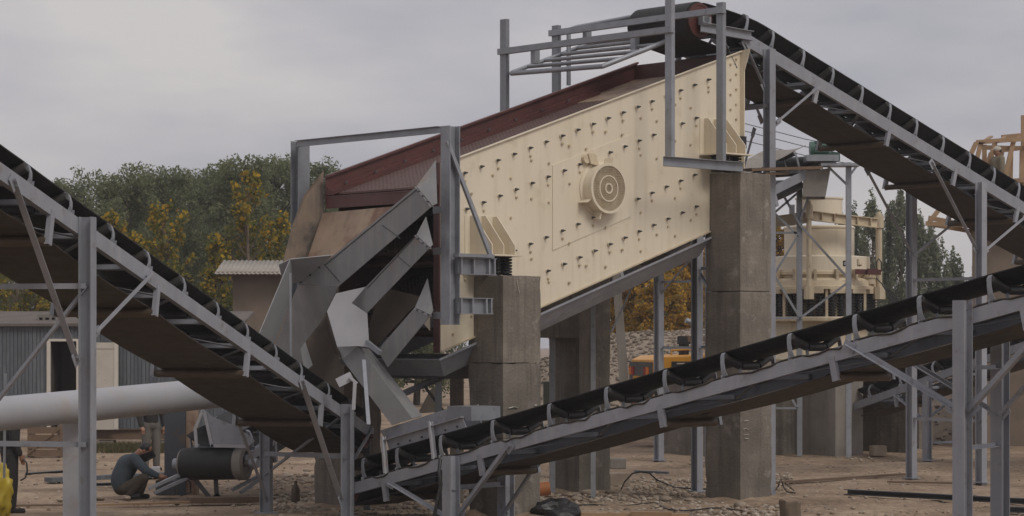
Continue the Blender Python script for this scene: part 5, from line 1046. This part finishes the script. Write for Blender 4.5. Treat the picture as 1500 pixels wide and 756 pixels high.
# ================================================================== PEOPLE
def skin(name, nodes, edges, matn, parent, vox=.014):
    """one continuous figure: tapered limbs and joints fused into a single smooth surface"""
    off = wloc(parent); m = MB(); sc = lambda r: (r[0] + r[1]) / 2 if isinstance(r, tuple) else r; bv, bf = ico(2, 0, (1, 1, 1), 0)
    for k, (p, r) in nodes.items(): m.add([V3(p) + v * sc(r) for v in bv], bf)
    for a, b in edges:
        pa, ra = V3(nodes[a][0]), sc(nodes[a][1]); pb, rb = V3(nodes[b][0]), sc(nodes[b][1])
        if (pb - pa).length > 1e-4: m.cyl(pa, pb, ra, rb, 14)
    o = bpy.data.objects.new(name, m.mesh(name, matn, off)); COL.objects.link(o); o.parent = parent
    rm_ = o.modifiers.new('remesh', 'REMESH'); rm_.mode = 'VOXEL'; rm_.voxel_size = vox; rm_.use_smooth_shade = True
    sm_ = o.modifiers.new('smooth', 'SMOOTH'); sm_.iterations = 5 if vox > .01 else 2; sm_.factor = .5
    return o
def blob(name, c, r, matn, parent, ax=None, sub=3, jag=.0):
    vs, fs = ico(sub, 1, (1, 1, 1), jag); m = MB(); A_ = ax or Matrix.Identity(3); m.add([V3(c) + A_ @ V3((v.x * r[0], v.y * r[1], v.z * r[2])) for v in vs], fs); return part(name, m, matn, parent, smooth=180)
def person(loc, label, J, shirt, trous, cap=None, hair=True, group=None, bulk=1.0):
    o = thing('person', label, 'person', loc, group)
    fing = {}; fe = []
    for s_ in 'lr':
        w_, h_ = V3(J['wr_' + s_]), V3(J['ha_' + s_]); d = (h_ - w_).normalized(); sd_ = d.cross(V3((0, 1, .3))).normalized()
        for k in range(4):
            b = h_ + sd_ * (.026 - .017 * k); L_ = (.07, .08, .075, .06)[k]
            fing[f'f{s_}{k}a'] = (b, .010); fing[f'f{s_}{k}b'] = (b + d * L_ * .5, .009); fing[f'f{s_}{k}c'] = (b + d * L_ * .75 - Z * L_ * .35, .008); fe += [('ha_' + s_, f'f{s_}{k}a'), (f'f{s_}{k}a', f'f{s_}{k}b'), (f'f{s_}{k}b', f'f{s_}{k}c')]
        tb = lerp(w_, h_, .4) + sd_ * .035; fing[f't{s_}a'] = (tb, .011); fing[f't{s_}b'] = (tb + d * .05 + sd_ * .015, .009); fe += [('wr_' + s_, f't{s_}a'), (f't{s_}a', f't{s_}b')]
    n = {'pelvis': (J['pelvis'], (.14, .11)), 'waist': (J['waist'], (.13, .10)), 'chest': (J['chest'], (.16, .12)), 'neck': (J['neck'], .06), 'head': (J['head'], .085), 'crown': (J['crown'], .07)}
    ed = [('pelvis', 'waist'), ('waist', 'chest'), ('chest', 'neck'), ('neck', 'head'), ('head', 'crown')]
    for s_ in 'lr':
        n.update({'sh_' + s_: (J['sh_' + s_], .065), 'el_' + s_: (J['el_' + s_], .045), 'wr_' + s_: (J['wr_' + s_], .03), 'ha_' + s_: (J['ha_' + s_], .035), 'hip_' + s_: (J['hip_' + s_], .09), 'kn_' + s_: (J['kn_' + s_], .062), 'an_' + s_: (J['an_' + s_], .04), 'to_' + s_: (J['to_' + s_], .03)})
        ed += [('chest', 'sh_' + s_), ('sh_' + s_, 'el_' + s_), ('el_' + s_, 'wr_' + s_), ('wr_' + s_, 'ha_' + s_), ('pelvis', 'hip_' + s_), ('hip_' + s_, 'kn_' + s_), ('kn_' + s_, 'an_' + s_), ('an_' + s_, 'to_' + s_)]
    n.update(fing); skin('body', n, ed + fe, 'skin', o, .008)
    g = .022
    ns = {'waist': (J['waist'], .155), 'pelvis': (lerp(V3(J['pelvis']), V3(J['waist']), .35), .15), 'chest': (J['chest'], .165), 'collar': (lerp(V3(J['chest']), V3(J['neck']), .75), .075)}
    es = [('waist', 'pelvis'), ('waist', 'chest'), ('chest', 'collar')]
    for s_ in 'lr':
        ns.update({'sh' + s_: (J['sh_' + s_], .09), 'el' + s_: (J['el_' + s_], .066), 'cu' + s_: (lerp(V3(J['el_' + s_]), V3(J['wr_' + s_]), .92), .048)}); es += [('chest', 'sh' + s_), ('sh' + s_, 'el' + s_), ('el' + s_, 'cu' + s_)]
    ns = {k: (p_, tuple(q * bulk for q in r_) if isinstance(r_, tuple) else r_ * bulk) for k, (p_, r_) in ns.items()}; skin('shirt', ns, es, shirt, o)
    nt_ = {'pelvis': (J['pelvis'], (.165, .135))}; et = []
    for s_ in 'lr':
        nt_.update({'hp' + s_: (J['hip_' + s_], .11), 'kn' + s_: (J['kn_' + s_], .085), 'cf' + s_: (lerp(V3(J['kn_' + s_]), V3(J['an_' + s_]), .93), .07)}); et += [('pelvis', 'hp' + s_), ('hp' + s_, 'kn' + s_), ('kn' + s_, 'cf' + s_)]
    skin('trousers', nt_, et, trous, o)
    for s_ in 'lr': skin('shoe', {'h': (V3(J['an_' + s_]) - Z * .03, .055), 'm': (lerp(V3(J['an_' + s_]) - Z * .04, V3(J['to_' + s_]), .6), .05), 't': (J['to_' + s_], .045)}, [('h', 'm'), ('m', 't')], 'cloth_dark', o)
    f = V3(J['face']).normalized(); hc = lerp(V3(J['head']), V3(J['crown']), .45); up = (V3(J['crown']) - V3(J['head'])).normalized(); sdv = f.cross(up).normalized(); f = up.cross(sdv).normalized(); A_ = Matrix((sdv, f, up)).transposed()
    hd_o = blob('head', hc, (.078, .098, .118), 'skin', o, A_)
    blob('nose', hc + f * .1 - up * .012, (.014, .02, .022), 'skin', hd_o, A_, 2)
    for k in (-1, 1): blob('eye', hc + f * .085 + sdv * .032 * k + up * .01, (.012, .008, .007), 'black', hd_o, A_, 1); blob('ear', hc + sdv * .079 * k - up * .005, (.01, .02, .03), 'skin', hd_o, A_, 2)
    blob('mouth', hc + f * .088 - up * .055, (.024, .008, .006), 'pulley_red', hd_o, A_, 1)
    if hair: blob('hair', hc + up * .022 - f * .022, (.084, .098, .112), 'hair', hd_o, A_)
    if cap:
        blob('cap', hc + up * .045 - f * .008, (.09, .108, .085), cap, hd_o, A_); m = MB(); m.sheet([hc + up * .05 + f * .08 + sdv * .07, hc + up * .045 + f * .17 + sdv * .045, hc + up * .045 + f * .17 - sdv * .045, hc + up * .05 + f * .08 - sdv * .07], up * .012); part('cap_peak', m, cap, hd_o)
    return o, hc, f, up, sdv
def standing(x, y, Y, face, h=1.74):
    """joints of a standing figure, feet at the given ground spot"""
    b = P(x, y, Y); b.z = 0 if y is not None else 0; f = V3(face).normalized(); s = V3((f.y, -f.x, 0)); k = h / 1.74
    J = {'pelvis': b + Z * .95 * k, 'waist': b + Z * 1.1 * k, 'chest': b + Z * 1.32 * k, 'neck': b + Z * 1.5 * k, 'head': b + f * .02 + Z * 1.57 * k, 'crown': b + f * .03 + Z * 1.68 * k, 'face': f}
    for n_, q in (('l', -1), ('r', 1)):
        J.update({'sh_' + n_: b + s * .19 * q + Z * 1.42 * k, 'el_' + n_: b + s * .25 * q + Z * 1.13 * k, 'wr_' + n_: b + s * .24 * q + f * .1 + Z * .9 * k, 'ha_' + n_: b + s * .23 * q + f * .13 + Z * .83 * k, 'hip_' + n_: b + s * .1 * q + Z * .9 * k, 'kn_' + n_: b + s * .11 * q + f * .02 + Z * .5 * k, 'an_' + n_: b + s * .12 * q + Z * .09 * k, 'to_' + n_: b + s * .13 * q + f * .17 + Z * .045})
    return b, J
# crouching welder
Y = 39.9
def Q(x, y, dy=0): return P(x, y, Y + dy)
J = {'pelvis': Q(178, 713), 'waist': Q(177, 700), 'chest': Q(187, 681), 'neck': Q(201, 666), 'head': Q(208, 662), 'crown': Q(217, 657), 'face': (.6, 0, -.8)}
for n_, q in (('l', -.17), ('r', .17)):
    J.update({'sh_' + n_: Q(196, 672, q), 'el_' + n_: Q(215, 690, q * 1.2), 'wr_' + n_: Q(231, 697, q * .9), 'ha_' + n_: Q(238, 699, q * .8), 'hip_' + n_: Q(184, 716, q * .6), 'kn_' + n_: Q(211, 700, q * 1.3), 'an_' + n_: Q(196 + (8 if q > 0 else -6), 724, q * .9), 'to_' + n_: Q(208 + (8 if q > 0 else -6), 727, q)})
o, hc, f, up, sdv = person(V3((Q(190, 0).x, Y, 0)), 'crouching worker in blue-grey shirt and dark welding mask by the belt drum', J, 'cloth_blue', 'cloth_brown', bulk=1.12)
m = MB(); A_ = [(hc + f * a + sdv * b + up * c_) for a, b, c_ in ((.06, -.11, .10), (.15, -.07, .11), (.17, 0, .115), (.15, .07, .11), (.06, .11, .10))]; B_ = [(hc + f * a + sdv * b + up * c_) for a, b, c_ in ((.03, -.11, -.10), (.13, -.07, -.16), (.16, 0, -.17), (.13, .07, -.16), (.03, .11, -.10))]
m.add(A_ + B_, [(i, i + 1, 6 + i, 5 + i) for i in range(4)]); wm = part('welding_mask', m, 'black', o); sm = wm.modifiers.new('solid', 'SOLIDIFY'); sm.thickness = .012
b, J = standing(221, None, 48.2, (-.5, -1, 0)) if False else standing(221, 690, 48.2, (.6, -1, 0))
person(b, 'standing worker in grey trousers half hidden behind the pipe', J, 'cloth_dark', 'cloth_grey')
b, J = standing(14, 752, 36.3, (.9, .45, 0)); person(b, 'worker in dark clothes at the left edge beside a yellow sack', J, 'cloth_dark', 'cloth_dark')
b, J = standing(1462, 335, 59.7, (-1, -.25, 0)); dz = 5.82
J = {k: (v if k == 'face' else V3(v) + Z * (dz - .07)) for k, v in J.items()}
person(b + Z * dz, 'worker in pale cap and khaki shirt among the roof timbers', J, 'cloth_khaki', 'cloth_grey', 'cloth_white')
# yellow sack, cable loop
vs, fs = ico(4, 5, (.16, .13, .40), .45); vs = [v * (1 + .22 * noise.noise(v * 14)) for v in vs]; m = MB(); c = P(2, 722, 35.6); c.z = .36; m.add([c + v for v in vs], fs); single('yellow_sack', m, 'yellow_bag', 'yellow plastic sack in front of the worker at the left edge', 'sack', V3((c.x, c.y, 0)), smooth=180)
m = MB(); m.bar(P(8, 548, 35), P(6, 700, 35.2), .035, .035); single('thin_steel_rod', m, 'galv', 'thin upright steel rod at the far left edge', 'rod', P(6, 700, 35.2))
m = MB(); m.tube([P(34, 672, 36), P(39, 678, 36), P(40, 690, 36), P(37, 700, 36), P(30, 704, 36)], .014, 6); single('welding_cable', m, 'black', 'loop of black cable beside the worker at the left edge', 'cable', P(38, 704, 36))
# ================================================================== LITTER ON THE GROUND
def gbar(x0, y0, x1, y1, w, h, matn, name, label, cat, lift=0.0):
    a, b = gnd(x0, y0), gnd(x1, y1); m = MB(); m.chan(a + Z * (h / 2 + lift), b + Z * (h / 2 + lift), h, w, .012) if matn in ('steel_dark', 'galv') else m.bar(a + Z * (h / 2 + lift), b + Z * (h / 2 + lift), w, h)
    return single(name, m, matn, label, cat, (a + b) / 2)
gbar(1242, 724, 1560, 741, .12, .09, 'steel_dark', 'steel_beam', 'long dark steel beam lying on the ground at the lower right', 'beam')
gbar(1474, 750, 1560, 753, .12, .09, 'steel_dark', 'steel_beam', 'short dark steel beam at the lower right corner', 'beam')
gbar(1132, 709, 1325, 696, .12, .04, 'wood_old', 'wooden_plank', 'long weathered plank on the ground right of the tall pillar', 'plank')
gbar(1300, 707, 1400, 709, .1, .03, 'wood_old', 'wooden_plank', 'thin weathered plank beside the conveyor leg at the right', 'plank')
gbar(37, 697, 128, 690, .12, .06, 'steel_dark', 'steel_beam', 'dark steel flat on the ground left of the pipe stand', 'beam')
gbar(70, 706, 245, 698, .25, .08, 'clap', 'steel_plate', 'blue-grey steel plate lying behind the crouching worker', 'plate')
gbar(133, 741, 280, 737, .16, .03, 'wood', 'wooden_board', 'pale board on the ground in front of the crouching worker', 'board')
gbar(20, 742, 95, 741, .12, .03, 'wood_old', 'wooden_board', 'dark narrow board on the ground at the lower left', 'board')
gbar(140, 712, 165, 711, .12, .06, 'steel_dark', 'steel_offcut', 'short steel offcut left of the crouching worker', 'offcut')
gbar(278, 737, 390, 735, .3, .09, 'wood_old', 'timber_sleeper', 'old timber sleeper under the tail conveyor legs', 'sleeper')
gbar(930, 693, 980, 695, .06, .06, 'galv', 'steel_pipe', 'thin steel tube lying between the pillars', 'pipe')
def brick(x, y, sx, sy, sz, rz, matn, name, label, cat):
    c = gnd(x, y); m = MB(); a = V3((math.cos(rz), math.sin(rz), 0)); m.hexa(c + Z * sz, a * sx, V3((-a.y, a.x, 0)) * sy, Z * sz); return single(name, m, matn, label, cat, c, bevel=.02)
brick(902, 712, .22, .16, .12, .4, 'stone', 'stone_block', 'rough pale block against the concrete frame', 'block'); 
b_ = brick(903, 702, .16, .14, .1, .2, 'concrete_lt', 'stone_block', 'smaller block lying on the rough block by the concrete frame', 'block'); b_.location.z += .2
brick(1286, 668, .16, .14, .12, .3, 'stone', 'stone_block', 'single stone block in front of the dark pit', 'block')
m = MB(); c = gnd(1158, 770); m.lathe(c, [(.19, -.1), (.155, .06), (.14, .2), (.145, .33), (.13, .35), (.001, .33)], 22); m.v = [v + (v - c - Z * (v.z - c.z)) * .3 * noise.noise(V3(((v - c).x * 18, (v - c).y * 18, v.z * 2))) + Z * (.05 * noise.noise(v * 9) if v.z > .3 else 0) for v in m.v]; single('tree_stump', m, 'bark_pale', 'sawn wooden stump at the bottom edge right of the tall pillar', 'stump', c, smooth=30)
m = MB(); vs, fs = ico(3, 12, (.34, .25, .17), .7); c = gnd(812, 757); m.add([c + Z * .08 + v for v in vs], fs); single('crumpled_tarp', m, 'black', 'crumpled black tarpaulin beside the stained pillar', 'tarp', c)
m = MB(); m.cyl(P(790, 717, 38), P(806, 715, 38), .11, None, 18); single('orange_pipe', m, 'orange_pipe', 'short orange plastic pipe between the two concrete pillars', 'pipe', P(798, 720, 38), smooth=40)
m = MB(); m.tube([gnd(910, 718) + Z * .02, P(915, 706, 41), P(926, 694, 41), P(938, 691, 41), P(951, 693, 41), P(962, 703, 41), gnd(975, 711) + Z * .03, gnd(990, 716) + Z * .02, gnd(1035, 718) + Z * .02], .014, 6); single('bent_cable', m, 'black', 'black cable arching up from the ground between the pillars', 'cable', gnd(940, 716), smooth=60)
m = MB(); R = random.Random(2); pts = [gnd(790 + i * 9, 745 + math.sin(i * .6) * 2 + (3 if i > 20 else 0) - i * .25 * (i < 20)) + Z * .02 for i in range(34)]; m.tube(pts, .012, 5); single('ground_cable', m, 'black', 'long black cable lying across the gravel at the bottom', 'cable', gnd(900, 745), smooth=60)
m = MB(); m.tube([gnd(1134, 722) + Z * .02, P(1140, 712, 40), P(1144, 700, 40), P(1147, 712, 40), gnd(1152, 722) + Z * .02, gnd(1165, 725) + Z * .03], .012, 5); m.tube([P(1150, 708, 40.5), gnd(1163, 720) + Z * .02], .012, 5); single('bent_wire', m, 'black', 'twisted black wire at the foot of the tall pillar', 'wire', gnd(1148, 722), smooth=60)
gbar(845, 756, 1010, 757, .1, .05, 'wood', 'wooden_batten', 'orange-brown batten at the bottom edge between the pillars', 'batten')
gbar(925, 757, 985, 758, .14, .08, 'wood', 'wooden_batten', 'short orange-brown batten end at the bottom edge', 'batten')
# gas bottle under the left conveyor, welding set, crate
m = MB(); c = gnd(433, 735); m.lathe(c, [(.001, 0), (.065, .0), (.07, .02), (.07, .2), (.05, .26), (.025, .29), (.025, .34), (.001, .34)], 18); single('gas_bottle', m, 'roll_rust', 'rusty brown gas bottle under the left conveyor legs', 'bottle', c, smooth=40)
ws = thing('welding_set', 'small welding set with cables on the ground beside the worker', 'welder', gnd(244, 728)); m = MB(); c = gnd(244, 728); m.hexa(c + Z * .16, V3((.17, 0, 0)), V3((0, .13, 0)), Z * .13); part('case', m, 'steel_dark', ws, bevel=.02)
m = MB(); m.tube([c + V3((.15, -.1, .25)), c + V3((.3, -.1, .33)), c + V3((.42, -.1, .25)), c + V3((.42, -.1, .08)), c + V3((.25, -.1, .03))], .015, 6); part('cable', m, 'black', ws); m = MB(); m.hexa(c + V3((-.05, -.13, .33)), V3((.07, 0, 0)), V3((0, .05, 0)), Z * .04); part('grip', m, 'chute_rust', ws)
brick(228, 702, .08, .06, .06, .0, 'grey_light', 'metal_box', 'small pale metal box on the rail by the worker', 'box').location.z += .12
cr_ = thing('wooden_crate', 'dark old wooden crate under the cabin at the left', 'crate', P(64, 672, 54)); a, b = P(40, 672, 54), P(88, 628, 54)
for i in range(4): m = MB(); z0 = .02 + i * .17; m.box(a.x, b.x, 54, 54.04, z0, z0 + .15); part('plank', m, 'wood_old', cr_)
for xx in (a.x, b.x - .07): m = MB(); m.box(xx, xx + .07, 54.041, 54.6, 0, .72); part('post', m, 'wood_old', cr_)
m = MB(); m.bar(V3((a.x, 53.98, .05)), V3((b.x, 53.98, .65)), .06, .03); part('brace', m, 'wood_old', cr_)
# larger stones
R = random.Random(21); MS = []
for i in range(4):
    vs, fs = ico(2, 30 + i, (1, .8, .6), .35); m = MB(); m.add(vs, fs); MS.append(m.mesh('cobble', 'stone', smooth=180))
spots = [(146, 731, .16), (187, 731, .13), (865, 704 + 20, .2), (805, 727, .15), (835, 727, .17), (845, 733, .16), (895, 722, .15), (975, 733, .2), (1010, 734, .14), (1036, 733, .11), (1085, 742, .18), (870, 735, .1), (960, 744, .12), (1100, 728, .12), (830, 744, .12), (1000, 748, .13), (1060, 748, .1), (1180, 728, .08), (1250, 745, .07), (780, 752, .14), (88, 734, .12), (450, 690, .12), (460, 698, .13), (452, 706, .12), (930, 736, .1), (915, 728, .09)]
for i, (x, y, s) in enumerate(spots):
    c = gnd(x, y); o = bpy.data.objects.new('cobble', MS[i % 4]); COL.objects.link(o); s *= .62; o.location = c + Z * s * .2; o.scale = (s * R.uniform(.8, 1.3), s, s * R.uniform(.7, 1)); o.rotation_euler = (0, 0, R.random() * 6)
    tag(o, 'rounded cobble among the stones on the yard floor', 'stone', 'rounded cobbles on the yard floor')
# ================================================================== AIR
m = MB(); m.box(-520, 520, -90, 910, -1.2, 14.0)
hz_o = bpy.data.objects.new('haze', m.mesh('haze', None)); COL.objects.link(hz_o); hz_o['kind'] = 'stuff'
hm_ = bpy.data.materials.new('haze'); hm_.use_nodes = True; N_ = hm_.node_tree.nodes; N_.clear(); o_ = N_.new('ShaderNodeOutputMaterial'); v_ = N_.new('ShaderNodeVolumePrincipled')
v_.inputs['Color'].default_value = (.9, .9, .93, 1); v_.inputs['Density'].default_value = .0007; v_.inputs['Anisotropy'].default_value = .1; hm_.node_tree.links.new(v_.outputs[0], o_.inputs['Volume'])
hz_o.data.materials.append(hm_)
